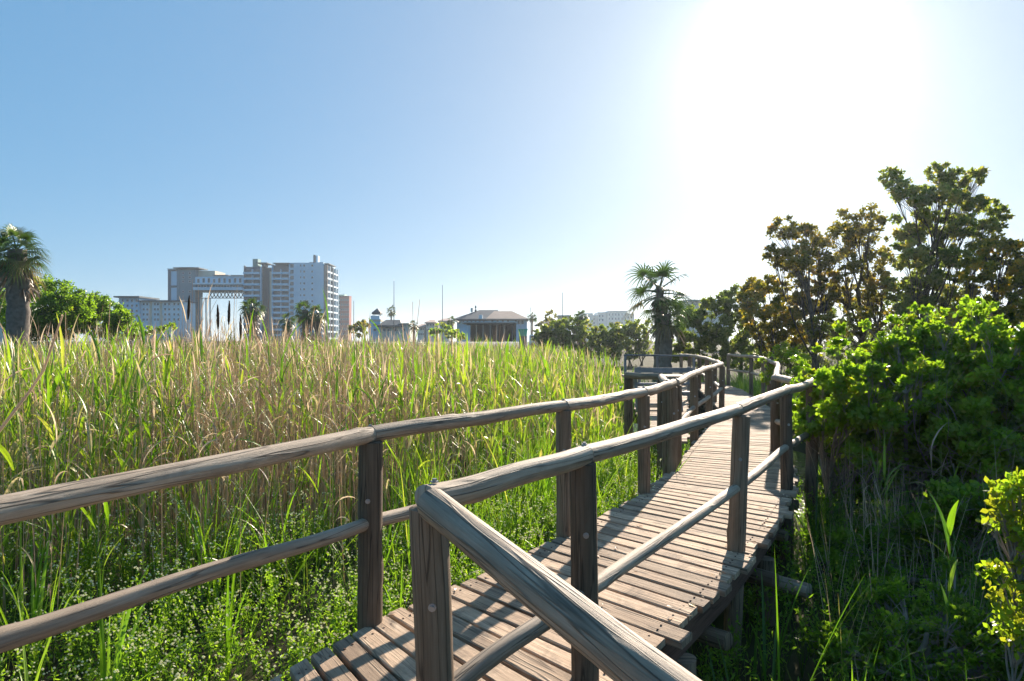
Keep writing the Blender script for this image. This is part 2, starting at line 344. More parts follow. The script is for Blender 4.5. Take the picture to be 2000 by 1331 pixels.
# ------------------------------------------------------------------ poles and the boardwalk
def pole(name, p0, p1, r0, r1, mat, parent, sides=18, rings=None, wob=0.012, seed=None, cap=True):
    rr = np.random.default_rng(R.randrange(10**6) if seed is None else seed)
    p0 = np.array(p0, float); p1 = np.array(p1, float); L = np.linalg.norm(p1-p0)
    k = rings or max(6, int(L/0.06)); t = np.linspace(0, 1, k)
    ax = (p1-p0)/L; up = np.array([0, 0, 1.]) if abs(ax[2]) < 0.9 else np.array([1., 0, 0])
    A = np.cross(ax, up); A /= np.linalg.norm(A); B = np.cross(A, ax)
    off = np.zeros((k, 2))
    for f in (1, 2, 3):
        off += wob/f*np.sin(t*PI*f + 0)[:, None]*rr.uniform(-1, 1, 2)[None]
    rad_ = r0 + (r1-r0)*t
    an_ = np.arange(sides)/sides*2*PI
    RR = rad_[:, None]*(1 + 0.03*np.sin(2*an_+rr.uniform(0, 6))[None] + 0.02*np.sin(3*an_+rr.uniform(0, 6))[None])
    RR = RR*(1+0.012*np.sin(t*L*9+rr.uniform(0, 6)))[:, None]
    for q in range(max(1, int(L*1.6))):          # knots
        tk, ak = rr.uniform(0.05, 0.95), rr.uniform(0, 2*PI)
        da = np.angle(np.exp(1j*(an_-ak)))
        RR = RR*(1 + 0.19*np.exp(-((t[:, None]-tk)*L/0.045)**2 - (da[None]/0.45)**2))
    C = p0 + (p1-p0)*t[:, None] + off[:, :1]*A + off[:, 1:]*B
    V = C[:, None] + RR[..., None]*(np.cos(an_)[None, :, None]*A + np.sin(an_)[None, :, None]*B)
    # seam duplicated for uv
    V = np.concatenate([V, V[:, :1]], 1); S1 = sides+1
    uu = np.linspace(0, 2*PI*r0, S1)
    uv = np.stack(np.broadcast_arrays(uu[None, :], (t*L)[:, None]), -1)
    idx = np.arange(k*S1).reshape(k, S1)
    F = np.stack([idx[:-1, :-1], idx[:-1, 1:], idx[1:, 1:], idx[1:, :-1]], -1).reshape(-1, 4)
    Vs = [V.reshape(-1, 3)]; U = [uv.reshape(-1, 2)]; Fs = [F]; nv = k*S1
    if cap:
        for e, sgn in ((0, -1), (k-1, 1)):
            ring = V[e, :sides]; c = C[e]
            inner = c + (ring-c)*0.82 + ax*sgn*0.006
            Vs.append(np.concatenate([ring, inner, [c + ax*sgn*0.007]])); U.append(np.zeros((2*sides+1, 2)) + np.concatenate([np.stack([np.cos(an_)*r0, np.sin(an_)*0.02], 1), np.stack([np.cos(an_)*r0*0.8, np.sin(an_)*0.02], 1), [[0, 0]]]))
            i = np.arange(sides); j = (i+1) % sides
            q = np.stack([nv+i, nv+j, nv+sides+j, nv+sides+i], 1); tr_ = np.stack([nv+sides+i, nv+sides+j, np.full(sides, nv+2*sides)], 1)
            if sgn < 0: q = q[:, ::-1]; tr_ = tr_[:, ::-1]
            Fs += [q, tr_]; nv += 2*sides+1
    F4 = np.concatenate([f for f in Fs if f.shape[1] == 4]); F3 = [f for f in Fs if f.shape[1] == 3]
    allV = np.concatenate(Vs)
    o = build(name, allV, [F4] + ([np.concatenate(F3)] if F3 else []), mat, parent, np.full(len(allV), rr.uniform(0, 1)), np.concatenate(U), True)
    return o

def bolt(parent, p, axis='z'):
    a = Acc(); p = np.array(p)
    for r__, h0, h1 in ((0.014, 0, 0.004), (0.008, 0.004, 0.012)):
        an_ = np.arange(8)/8*2*PI
        c = np.stack([np.cos(an_), np.sin(an_)], 1)*r__
        def ring(h): 
            z = np.full((8, 1), h)
            return np.concatenate([c, z], 1) if axis == 'z' else np.concatenate([c[:, :1], -z, c[:, 1:]], 1)
        i = np.arange(8); j = (i+1) % 8
        a.add(np.concatenate([ring(h0), ring(h1)]) + p, [np.stack([i, j, 8+j, 8+i], 1), np.array([[8, 9, 10, 11], [8, 11, 12, 15], [12, 13, 14, 15]])])
    a.out('bolt', M['steel'], parent)

RZ = 1.03      # centre height of the top rail
def railing(name, label, pts, posts=None, r=0.047, pr=0.064, low=None, lowskip=(), group='round pole railings of the boardwalk', spacing=None,
            post_mat='post', z=RZ, foot=-1.05, sides=18, lean=None, wob=0.012, rail_mat='rail', cat='railing', bolts=True):
    t = empty(name, (pts[0][0], pts[0][1], 0)); tag(t, label, cat, group)
    o0 = np.array([pts[0][0], pts[0][1], 0.])
    if spacing:
        q = [pts[0]]
        for a, c in zip(pts[:-1], pts[1:]):
            k = max(1, round(math.dist(a, c)/spacing))
            q += [(a[0]+(c[0]-a[0])*i/k, a[1]+(c[1]-a[1])*i/k) for i in range(1, k+1)]
        pts = q
    W = [np.array([x, y, 0.]) - o0 for x, y in pts]
    for i, w in enumerate(W):
        ln = (lean or {}).get(i, (R.uniform(-.01, .01), R.uniform(-.01, .01)))
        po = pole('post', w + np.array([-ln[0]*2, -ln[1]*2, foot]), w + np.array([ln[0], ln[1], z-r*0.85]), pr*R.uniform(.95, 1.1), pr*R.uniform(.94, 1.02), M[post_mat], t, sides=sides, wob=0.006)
        if bolts and i < 6:
            bolt(po, w + np.array([0.0, 0.0, z+r-0.002]))
            bolt(po, w + np.array([0.0, -pr*1.02, z-0.35]), 'y')
    hz = [z + R.uniform(-.008, .008) for _ in W]
    for i in range(len(W)-1):
        d = W[i+1]-W[i]; d /= np.linalg.norm(d); e = 0.004
        a = W[i] + d*e + np.array([0, 0, hz[i]]); c = W[i+1] - d*e + np.array([0, 0, hz[i+1]])
        if i == 0: a -= d*0.05
        if i == len(W)-2: c += d*0.05
        k = r*R.uniform(.97, 1.05)
        pole('top_rail', a, c, k, k*R.uniform(.93, 1.0), M[rail_mat], t, sides=sides, wob=wob)
        if low is not None and i not in lowskip:
            l0, l1 = (low[i], low[i+1]) if isinstance(low, (list, tuple)) else (low, low)
            pole('lower_rail', W[i] + d*0.02 + np.array([0, 0, l0]), W[i+1] - d*0.02 + np.array([0, 0, l1]), r*0.8, r*0.76, M[rail_mat], t, sides=sides, wob=wob*1.3)
    return t

railing('wooden_railing', 'long pole railing on the left side of the boardwalk, in front of the reeds', LEFT_RAIL, low=[.63, .55, .55, .5, .5], lowskip=(2, 3))
railing('wooden_railing', 'pole railing crossing the middle of the picture along the right side of the boardwalk', RIGHT_RAIL, low=[.34, .40, .46, .44, .42], lean={2: (0.03, 0), 0: (-.02, 0)}, wob=0.011)
# diagonal railing coming back towards the viewer
tg = empty('wooden_railing', (-0.26, 2.29, 0)); tag(tg, 'nearest railing, one thick pole slanting from the corner post towards the viewer', 'railing', 'round pole railings of the boardwalk')
pole('top_rail', (0.0, -0.065, 1.015), (0.86, -1.62, 0.86), 0.053, 0.046, M['rail'], tg, wob=0.012, seed=77, sides=28, rings=60)
pole('post', (0.86, -1.60, -1.0), (0.86, -1.60, 0.80), 0.066, 0.064, M['post'], tg)
# far right
railing('wooden_railing', 'short pole railing joining the right corner post to the far bend', [(3.69, 8.4), (3.69, 9.56)], low=.42, r=0.05, pr=0.07)
railing('wooden_railing', 'distant pole railing curving along the right side of the boardwalk', [(3.72, 9.6), (4.35, 11.2), (5.1, 13.1), (5.8, 14.9), (6.6, 17.5), (7.36, 20), (7.78, 22.2), (7.8, 24.6)], low=.5, sides=10)
railing('wooden_railing', 'distant pole railing on the left of the boardwalk before the palm', [(2.06, 8.55), (2.85, 10.7), (3.7, 12.8), (4.58, 14.9), (5.1, 17.2), (5.6, 19.6), (6.03, 22), (6.2, 25)], low=.5, sides=10, spacing=1.75)
railing('wooden_railing', 'short stub of pole railing turning off the walkway towards the side platform', [(1.9, 8.35), (2.12, 9.7), (1.72, 10.1)], sides=10)
railing('wooden_railing', 'thin blue grey railing along the far side of the viewing platform', [(3.9, 23.5), (5.0, 23.5), (6.25, 23.5)], sides=10, r=0.035, post_mat='bluewood', rail_mat='bluewood', bolts=False, pr=0.045)

bw = empty('boardwalk', (0, 0, 0)); tag(bw, 'curving boardwalk of weathered cross planks leading through the marsh', 'boardwalk')
Lp = np.array([s[0] for s in ST]); Rp = np.array([s[1] for s in ST]); Cp = (Lp+Rp)/2
cs = np.concatenate([[0], np.cumsum(np.linalg.norm(np.diff(Cp, axis=0), axis=1))])
def smooth_interp(s, arr):
    # catmull-rom-ish through average of neighbours
    w = 0.35; ss = [s-w, s, s+w]
    return sum(np.stack([np.interp(np.clip(q, 0, cs[-1]), cs, arr[:, i]) for i in (0, 1)], -1) for q in ss)/3
def plank_set(name, Lf, Rf, s0, s1, pitch, gap, parent, jit=0.035, th=0.038):
    a = Acc(); s = s0; i = 0
    while s + pitch < s1:
        g = gap*R.uniform(.5, 1.7)
        A0, A1, B0, B1 = Lf(s+g/2), Lf(s+pitch-g/2), Rf(s+g/2), Rf(s+pitch-g/2)
        dA = (B0-A0); Lw = np.linalg.norm(dA); dA /= Lw
        j0, j1 = R.uniform(-jit, jit), R.uniform(-jit, jit)
        if R.random() < 0.06: j1 += 0.06
        A0 = A0 - dA*j0; A1 = A1 - dA*j0; B0 = B0 + dA*j1; B1 = B1 + dA*j1
        zz = R.uniform(-.003, .003); tl = R.uniform(-.002, .002)
        bv = 0.005; nrm = np.array([-dA[1], dA[0]])
        top = [A0+nrm*bv, A1-nrm*bv, B1-nrm*bv, B0+nrm*bv]; side = [A0, A1, B1, B0]
        zt = [zz-tl, zz+tl, zz+tl+R.uniform(-.002, .002), zz-tl]
        v = [(p[0], p[1], z_) for p, z_ in zip(top, zt)] + [(p[0], p[1], z_-bv) for p, z_ in zip(side, zt)] + [(p[0], p[1], zz-th) for p in side]
        f = [[3, 2, 1, 0], [0, 1, 5, 4], [1, 2, 6, 5], [2, 3, 7, 6], [3, 0, 4, 7], [4, 5, 9, 8], [5, 6, 10, 9], [6, 7, 11, 10], [7, 4, 8, 11], [8, 9, 10, 11]]
        w_ = pitch-g
        u1 = [(0, 0), (w_, 0), (w_, Lw), (0, Lw)]
        uv = u1 + [(x+(.01 if x else -.01), y) for x, y in u1] + [(x+(.05 if x else -.05), y) for x, y in u1]
        a.add(v, np.array(f)[:, ::-1], R.random(), uv=uv)
        s += pitch; i += 1
    return a.out(name, M['plank'], parent)
plank_set('deck_planks', lambda s: smooth_interp(s, Lp), lambda s: smooth_interp(s, Rp), 0.24, cs[-1], 0.163, 0.022, bw)
# the wider landing the viewer stands on
la0, la1 = np.array([-2.9, -0.5]), np.array([-0.943, 3.43]); lb0, lb1 = np.array([-0.6, -4.3]), np.array([1.62, -0.83])
plank_set('landing_planks', lambda s: la0+(la1-la0)*s/4.4, lambda s: lb0+(lb1-lb0)*s/4.4, 0.0, 4.2, 0.152, 0.017, bw)
# side platform planks
pa0, pa1 = np.array([2.2, 10.6]), np.array([3.75, 23.6]); pb0, pb1 = np.array([2.72, 10.5]), np.array([6.0, 23.4])
plank_set('platform_planks', lambda s: pa0+(pa1-pa0)*s/13, lambda s: pb0+(pb1-pb0)*s/13, 0, 13, .152, .017, bw)
# nails
a = Acc(); s = 0.24
while s < 9.3:
    for side in (0.07, 0.93):
        for q in (0.045, 0.11):
            l_ = smooth_interp(s+q, Lp); r__ = smooth_interp(s+q, Rp); p = l_ + (r__-l_)*side
            a.box((p[0]+R.uniform(-.004, .004), p[1], 0.001), (0.009, 0.009, 0.006), R.random())
    s += 0.163
a.out('nail_heads', M['beam'], bw)['kind'] = 'stuff'
# bearers and round joists sticking out
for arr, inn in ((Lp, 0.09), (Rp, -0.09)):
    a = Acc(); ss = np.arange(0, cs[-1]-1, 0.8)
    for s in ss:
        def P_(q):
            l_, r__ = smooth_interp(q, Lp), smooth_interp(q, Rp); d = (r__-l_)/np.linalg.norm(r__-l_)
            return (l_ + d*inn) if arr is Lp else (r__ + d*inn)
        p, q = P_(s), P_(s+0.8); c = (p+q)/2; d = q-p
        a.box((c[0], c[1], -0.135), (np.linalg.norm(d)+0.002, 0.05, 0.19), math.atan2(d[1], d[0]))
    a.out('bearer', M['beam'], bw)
for s in np.arange(0.35, cs[-1]-1, 1.25):
    l_, r__ = smooth_interp(s, Lp), smooth_interp(s, Rp); d = (r__-l_)/np.linalg.norm(r__-l_)
    p, q = l_-d*0.08, r__+d*R.uniform(-.02, .10)
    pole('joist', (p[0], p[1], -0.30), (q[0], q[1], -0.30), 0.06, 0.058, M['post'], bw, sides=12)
for s in (2.1, 2.35, 4.4):
    l_, r__ = smooth_interp(s, Lp), smooth_interp(s, Rp); d = (r__-l_)/np.linalg.norm(r__-l_)
    p, q = r__-d*0.6, r__+d*0.3
    pole('joist', (p[0], p[1], -0.42), (q[0], q[1], -0.42), 0.065, 0.06, M['rail'], bw, sides=12)
    pole('support_post', (*(r__-d*0.05), -1.1), (*(r__-d*0.05), -0.24), 0.07, 0.07, M['post'], bw, sides=12)

# picnic table and bench on the side platform
t = empty('picnic_table', (3.25, 15.4, 0)); tag(t, 'pale picnic table with sunlit top on the side platform behind the railing corner', 'table')
a = Acc()
for k in range(5): a.b(-0.72, 0.66, -0.36+k*0.15, -0.36+k*0.15+0.135, 0.72, 0.765, R.random())
a.out('table_top', M['rail'], t)
for sx in (-0.5, 0.45):
    for sy in (-1, 1):
        pole('leg', (sx, sy*0.5, 0), (sx, sy*0.16, 0.715), 0.04, 0.04, M['bluewood'], t, sides=8)
a = Acc().b(-0.72, .66, -0.85, -0.60, .42, .455).b(-.55, -.45, -.84, .84, .37, .418).b(.4, .5, -.84, .84, .37, .418); a.out('seat', M['bluewood'], t)
Acc().b(-0.72, .66, 0.60, 0.85, .42, .455).out('seat', M['bluewood'], t)
t = empty('bench', (3.9, 17.6, 0)); tag(t, 'blue grey slatted bench with a back on the side platform, behind the table', 'bench')
a = Acc(); [a.b(-0.7, .85, -.2+k*.13, -.2+k*.13+.11, .42, .455, R.random()) for k in range(3)]; a.out('seat', M['bluewood'], t)
a = Acc(); [a.b(-0.7, .85, .22, .255, .55+k*.16, .55+k*.16+.13, R.random()) for k in range(2)]; a.out('backrest', M['bluewood'], t)
for sx in (-.6, .7):
    Acc().b(sx, sx+.07, -.2, -.13, 0, .42).out('leg', M['bluewood'], t); Acc().b(sx, sx+.07, .256, .33, 0, .86).out('leg', M['bluewood'], t)

# ------------------------------------------------------------------ reeds, herbs and undergrowth (what nobody could count)
LR = np.array([(-8, -12), (-3.4, -1.8)] + LEFT_RAIL + [(2.85, 10.7), (4.58, 14.9), (6.03, 22), (6.2, 25.5), (5.6, 30)])
def left_dist(x, y):
    """distance to the left of the left railing line (positive = in the marsh)"""
    xr = np.interp(y, LR[:, 1], LR[:, 0]); 
    sl = np.gradient(np.interp(np.linspace(-12, 30, 400), LR[:, 1], LR[:, 0]), 42/399)
    k = np.interp(y, np.linspace(-12, 30, 400), sl)
    return (xr - x)/np.sqrt(1+k*k)

def plant_reeds(x, y, H, dry, lod, tints=None):
    """returns list of (V,F,tint)"""
    N = len(x); out = []
    z0 = ground_z(x, y)
    k = {0: 9, 1: 5, 2: 3}[lod]; sides = {0: 5, 1: 3, 2: 3}[lod]
    t = np.linspace(0, 1, k); H = H*np.where(dry, 1.0, .86)
    az = rng.uniform(0, 2*PI, N); lean = np.abs(rng.normal(0.0, 0.09, N)) + 0.02
    big = rng.random(N) < 0.04*np.where(dry, 2.0, 0.4); lean = np.where(big, lean+rng.uniform(.15, .5, N), lean)
    P = np.zeros((N, k, 3))
    bend = lean[:, None]*H[:, None]*(t[None]**1.8)
    P[..., 0] = x[:, None] + np.cos(az)[:, None]*bend; P[..., 1] = y[:, None] + np.sin(az)[:, None]*bend
    P[..., 2] = z0[:, None] + H[:, None]*t[None]*(1-0.15*lean[:, None])
    r0 = np.where(dry, 0.0038, 0.0045)*rng.uniform(.7, 1.2, N)*(1 if lod < 2 else 1.9)
    Rd = r0[:, None]*(1-0.75*t[None])
    tint = np.where(dry, rng.uniform(.62, .97, N), rng.uniform(.12, .45, N))
    V, F = tubes(P, Rd, sides); out.append((V, F, np.repeat(tint, k*sides)))
    # leaves
    nl = {0: 9, 1: 7, 2: 4}[lod]
    for j in range(nl):
        keep = rng.random(N) < np.where(dry, 0.38, 0.8)
        if not keep.any(): continue
        i = np.where(keep)[0]; n_ = len(i)
        h = np.clip(0.22 + 0.78*(j+rng.random(n_))/nl, 0, 0.99)
        fi = h*(k-1); lo = np.minimum(fi.astype(int), k-2); fr = (fi-lo)[:, None]
        base = P[i, lo]*(1-fr) + P[i, lo+1]*fr
        d_ = dry[i] 
        L = rng.uniform(.28, .58, n_)*np.where(d_, .75, 1.0)*(0.7+0.3*H[i]/2)
        W = rng.uniform(.012, .031, n_)*np.where((rng.random(n_) < .22) & ~d_, 1.6, 1.0)*np.where(d_, .6, 1.0)*{0: 1.0, 1: 1.15, 2: 1.9}[lod]
        th0 = rng.uniform(.15, .55, n_); th1 = th0 + rng.uniform(.2, 1.9, n_) + np.where(d_, .5, 0)
        top = h > .85; th0 = np.where(top, rng.uniform(.03, .2, n_), th0); th1 = np.where(top, th0+rng.uniform(.1, .9, n_), th1)
        ph = np.where(rng.random(n_) < .5, az[i], az[i]+PI) + rng.normal(0, .9, n_)
        seg = {0: 7, 1: 4, 2: 2}[lod]
        V, F, vp = ribbons(base, ph, L, W, th0, th1, seg, twist=rng.normal(0, 1.1, n_), fold=(0.25 if lod == 0 else 0), p=1.2)
        tn = np.where(d_, rng.uniform(.58, 1.0, n_), np.clip(rng.normal(.26, .10, n_) + (1-h)*0.12, 0, .55))
        tn = np.where((~d_) & (rng.random(n_) < .07), rng.uniform(.5, .75, n_), tn)
        if tints is not None: tn = np.where(d_, tn, np.clip(tn+tints[i], 0, .6))
        out.append((V, F, np.repeat(tn, vp)))
    return out

def tufts(x, y, L, W, nb, tmu, ts=.08, lod=0, th=(.05, .5), droop=(.3, 1.7)):
    N = len(x)*nb; xi = np.repeat(x, nb)+rng.normal(0, .03, N); yi = np.repeat(y, nb)+rng.normal(0, .03, N)
    b_ = np.stack([xi, yi, ground_z(xi, yi)], 1); LL = np.repeat(L, nb)*rng.uniform(.6, 1.15, N)
    t0 = rng.uniform(th[0], th[1], N); t1 = t0 + rng.uniform(droop[0], droop[1], N)*rng.random(N)
    V, F, vp = ribbons(b_, rng.uniform(0, 2*PI, N), LL, np.repeat(W, nb)*rng.uniform(.7, 1.3, N), t0, t1, {0: 7, 1: 5, 2: 3}[lod], p=2.0, twist=rng.normal(0, .8, N), fold=(.2 if lod == 0 else 0))
    tn = np.clip(np.repeat(rng.normal(tmu, ts, len(x)), nb) + rng.normal(0, .05, N), 0, 1)
    return [(V, F, np.repeat(tn, vp))]

def join(parts):
    V = []; F = []; T = []; n_ = 0
    for v, f, t_ in parts:
        V.append(v); T.append(np.broadcast_to(t_, (len(v),))); F.append(f+n_ if isinstance(f, np.ndarray) else f); n_ += len(v)
    F4 = [f for f in F if f.shape[1] == 4]; F3 = [f for f in F if f.shape[1] == 3]
    FF = ([np.concatenate(F4)] if F4 else []) + ([np.concatenate(F3)] if F3 else [])
    return np.concatenate(V), FF, np.concatenate(T)

def scatter(y0, y1, dens, cond, xr=(-.82, .8), pad=1.2):
    """uniform random points in the wedge the camera can see"""
    A = (xr[1]-xr[0])*(y1*y1-y0*y0)/2 + 2*pad*(y1-y0)
    n_ = int(A*dens); y = np.sqrt(rng.uniform(y0*y0, y1*y1, n_)) if y0 > 2 else rng.uniform(y0, y1, n_)
    x = rng.uniform(0, 1, n_)*((xr[1]-xr[0])*y+2*pad) + xr[0]*y - pad
    k = cond(x, y); return x[k], y[k]

def dry_prob(x, y):
    u = 1000 + 1333*x/np.maximum(y, .5)       # compass direction written as photo column
    p = np.interp(u, [0, 150, 260, 420, 700, 850, 1000, 1250], [.22, .34, .55, .70, .70, .48, .30, .22])
    return np.clip(p + .42*fbm2(x, y, 1.3, 8), .04, .95)
def reed_tint(x, y):
    u = 1000 + 1333*x/np.maximum(y, .5)
    return np.interp(u, [0, 200, 400, 700, 900, 1250], [.12, .08, .0, .02, .10, .10]) + .05*fbm2(x, y, 1.7, 21)

def reed_height(x, y):
    u = 1000 + 1333*x/np.maximum(y, .5); d = left_dist(x, y)
    h = np.interp(u, [0, 250, 450, 700, 900, 1250], [2.06, 2.16, 2.27, 2.18, 2.0, 1.88]) + .13*fbm2(x, y, .8, 5) + .16*fbm2(x, y, 2.4, 15)
    h = h*np.interp(d, [0.3, 1.0, 2.2, 3.5], [.45, .62, .88, 1.0])
    return np.clip(h + rng.normal(0, .17, len(x)) + (rng.random(len(x)) < .04)*rng.uniform(.15, .55, len(x)), .4, 3.2)

def far_end(x, y):
    u = 1000 + 1333*x/np.maximum(y, .5)
    return np.interp(u, [-100, 250, 300, 700, 1080, 1300], [37, 38, 75, 90, 56, 52])
def reed_cover(x, y):
    u = 1000 + 1333*x/np.maximum(y, .5)
    front = np.interp(u, [0, 250, 500, 750, 950, 1250], [5.6, 6.4, 7.0, 8.2, 9.6, 11.0]) + .7*fbm2(x, y, 1.3, 2)
    return np.interp(y-front, [-2.4, -1.0, 0, .8], [0.0, .07, .35, 1])*np.clip(1.0+.55*fbm2(x, y, 2.0, 31), .25, 1)*np.interp(left_dist(x, y), [.8, 1.6], [.1, 1])
reed = []
def not_platform(x, y): return ~((x > 2.0+(y-10.3)*.118) & (y > 10.0) & (y < 24.0) & (x < 7))
x, y = scatter(2.0, 9.5, 44, lambda x, y: (left_dist(x, y) > 1.0) & (y > 3.2))
H = reed_height(x, y); dry = rng.random(len(x)) < dry_prob(x, y)
# first line of the stand is thinner
k = rng.random(len(x)) < reed_cover(x, y); x, y, H, dry = x[k], y[k], H[k], dry[k]
reed += plant_reeds(x, y, H, dry, 0, reed_tint(x, y))
x, y = scatter(9.5, 22, 26, lambda x, y: (left_dist(x, y) > .8) & not_platform(x, y) & (rng.random(len(x)) < reed_cover(x, y))); H = reed_height(x, y); dry = rng.random(len(x)) < dry_prob(x, y)
reed += plant_reeds(x, y, H, dry, 1, reed_tint(x, y))
x, y = scatter(22, 92, 4.2, lambda x, y: (left_dist(x, y) > 1.2) & not_platform(x, y) & (y < far_end(x, y)), pad=3); H = reed_height(x, y); dry = rng.random(len(x)) < dry_prob(x, y)
reed += plant_reeds(x, y, H, dry, 2, reed_tint(x, y))
def bare(x, y, lo, hi, lod):
    H = reed_height(x, y)*rng.uniform(.75, 1.10, len(x)); N = len(x); k = 4 if lod == 0 else 3; t = np.linspace(0, 1, k); az = rng.uniform(0, 6.28, N); ln = np.abs(rng.normal(0, .07, N)) + (rng.random(N) < .07)*rng.uniform(.1, .6, N)
    P = np.zeros((N, k, 3)); P[..., 0] = x[:, None]+np.cos(az)[:, None]*(ln*H)[:, None]*t; P[..., 1] = y[:, None]+np.sin(az)[:, None]*(ln*H)[:, None]*t**1.3; P[..., 2] = ground_z(x, y)[:, None]+H[:, None]*t
    V, F = tubes(P, (rng.uniform(lo, hi, N)[:, None])*(1-.6*t[None]), 4 if lod == 0 else 3); return [(V, F, np.repeat(rng.uniform(.62, 1.0, N), k*(4 if lod == 0 else 3)))]
x, y = scatter(3.5, 9.5, 75, lambda x, y: (left_dist(x, y) > 1.2) & (rng.random(len(x)) < reed_cover(x, y)*dry_prob(x, y)*1.3)); reed += bare(x, y, .0025, .0055, 0)
x, y = scatter(9.5, 24, 30, lambda x, y: (left_dist(x, y) > .8) & not_platform(x, y) & (rng.random(len(x)) < reed_cover(x, y)*dry_prob(x, y)*1.3)); reed += bare(x, y, .004, .007, 1)
V, F, T = join(reed); print('reed verts', len(V))
tag(build('reed_bed', V, F, M['reed'], tint=T), 'dense bed of green and dry beige reeds filling the marsh left of the boardwalk', 'reeds', kind='stuff')

# grasses along the boardwalk foot, bright in the sun
gr = []
x, y = scatter(3.0, 14, 30, lambda x, y: (left_dist(x, y) > .12) & (left_dist(x, y) < 4.5) & (reed_cover(x, y) < .7) & (rng.random(len(x)) < np.interp(y, [3, 5.2, 6.5, 14], [.015, .04, .30, .9])))
gr += tufts(x, y, rng.uniform(.5, 1.15, len(x))*np.interp(left_dist(x, y), [.1, 1.2], [.75, 1.25]), rng.uniform(.008, .017, len(x)), 7, .30, .07, 0)
x, y = scatter(14, 30, 10, lambda x, y: (left_dist(x, y) > .2) & (left_dist(x, y) < 5) & not_platform(x, y))
gr += tufts(x, y, rng.uniform(.6, 1.3, len(x)), rng.uniform(.02, .03, len(x)), 6, .30, .07, 1)
# broad arching blades in the bottom left corner
x, y = scatter(2.6, 6.5, 1.0, lambda x, y: left_dist(x, y) > .35)
gr += tufts(x, y, rng.uniform(.8, 1.3, len(x)), rng.uniform(.018, .028, len(x)), 6, .27, .08, 0, th=(.1, .7), droop=(.6, 1.8))
# right hand side beyond the far walkway
x, y = scatter(9, 30, 16, lambda x, y: (left_dist(x, y) < -1.9) & (left_dist(x, y) > -5.5))
gr += tufts(x, y, rng.uniform(.5, 1.3, len(x)), rng.uniform(.014, .026, len(x)), 7, .30, .07, 1)
V, F, T = join(gr); tag(build('marsh_grass', V, F, M['reed'], tint=T), 'bright green grass blades growing along the foot of the boardwalk', 'grass', kind='stuff')

# low flowering herbs
def herbs(x, y, H, nleaf=140, size=(.016, .036), flowers=True):
    N = len(x); z0 = ground_z(x, y); out = []
    ns = 7
    az = rng.uniform(0, 2*PI, (N, ns)); sp = rng.uniform(.03, .22, (N, ns)); hh = H[:, None]*rng.uniform(.6, 1.05, (N, ns))
    k = 4; t = np.linspace(0, 1, k)
    P = np.zeros((N, ns, k, 3))
    P[..., 0] = x[:, None, None] + np.cos(az)[..., None]*sp[..., None]*t**1.4
    P[..., 1] = y[:, None, None] + np.sin(az)[..., None]*sp[..., None]*t**1.4
    P[..., 2] = z0[:, None, None] + hh[..., None]*t
    PP = P.reshape(-1, k, 3)
    V, F = tubes(PP, np.full((len(PP), k), .0018)*(1.2-.8*t), 3); out.append((V, F, .3))
    per = max(2, nleaf//ns); q = np.repeat(np.arange(len(PP)), per); tt = rng.beta(2.2, 1.2, len(q))
    f = tt*(k-1); lo = np.minimum(f.astype(int), k-2); fr = (f-lo)[:, None]
    c = PP[q, lo]*(1-fr)+PP[q, lo+1]*fr
    V, Fs = leaves(c, rng.uniform(*size, len(c)), .32, .6); tn = np.repeat(np.clip(rng.normal(.5, .18, len(c))+.25*(tt-.5), 0, .88), 6)
    for f_ in Fs: pass
    out.append((V, Fs[1], tn)); out.append((np.zeros((0, 3)), Fs[0]-len(V), np.zeros(0)))
    if flowers:
        q = np.where(rng.random(len(PP)) < .75)[0]; q = np.repeat(q, 3); c = PP[q, -1] + rng.normal(0, .014, (len(q), 3))
        o6 = np.array([[1, 0, 0], [0, 1, 0], [-1, 0, 0], [0, -1, 0], [0, 0, .8], [0, 0, -.8]])*1.0
        V = c[:, None] + o6[None]*rng.uniform(.005, .011, (len(c), 1, 1)); i = np.arange(len(c))[:, None]*6
        F3 = np.concatenate([i+np.array(a_) for a_ in ([0, 1, 4], [1, 2, 4], [2, 3, 4], [3, 0, 4], [1, 0, 5], [2, 1, 5], [3, 2, 5], [0, 3, 5])])
        out.append((V.reshape(-1, 3), F3, np.where(np.repeat(rng.random(len(c)), 6) < .85, 1.0, .86)))
    return out
x, y = scatter(2.2, 10.5, 34, lambda x, y: (left_dist(x, y) > .05) & (reed_cover(x, y) < .5))
k = rng.random(len(x)) < np.clip(.75+.45*fbm2(x, y, 1.6, 9), .15, 1); x, y = x[k], y[k]
hb = herbs(x, y, rng.uniform(.36, .72, len(x))*(1+.35*fbm2(x, y, 1.4, 12)))
V, F, T = join(hb); print('herb', len(V))
tag(build('flowering_herbs', V, F, M['herb'], tint=T), 'low bushy green herbs with tiny white flowers below the left railing', 'herbs', kind='stuff')

# ------------------------------------------------------------------ trees, shrubs, palms
def P3(u, v, d):
    """a direction in the photograph (column, row of 2000 x 1331) at distance d metres ahead -> world point"""
    return np.array([(u-1000)/1333.3*d, d, EYE - (v-665.5)/1333.3*d])

def rand_ball(n_, pw=2.2):
    v = rng.normal(size=(n_, 3)); v /= np.linalg.norm(v, axis=1, keepdims=True)
    return v*rng.random(n_)[:, None]**(1/pw)

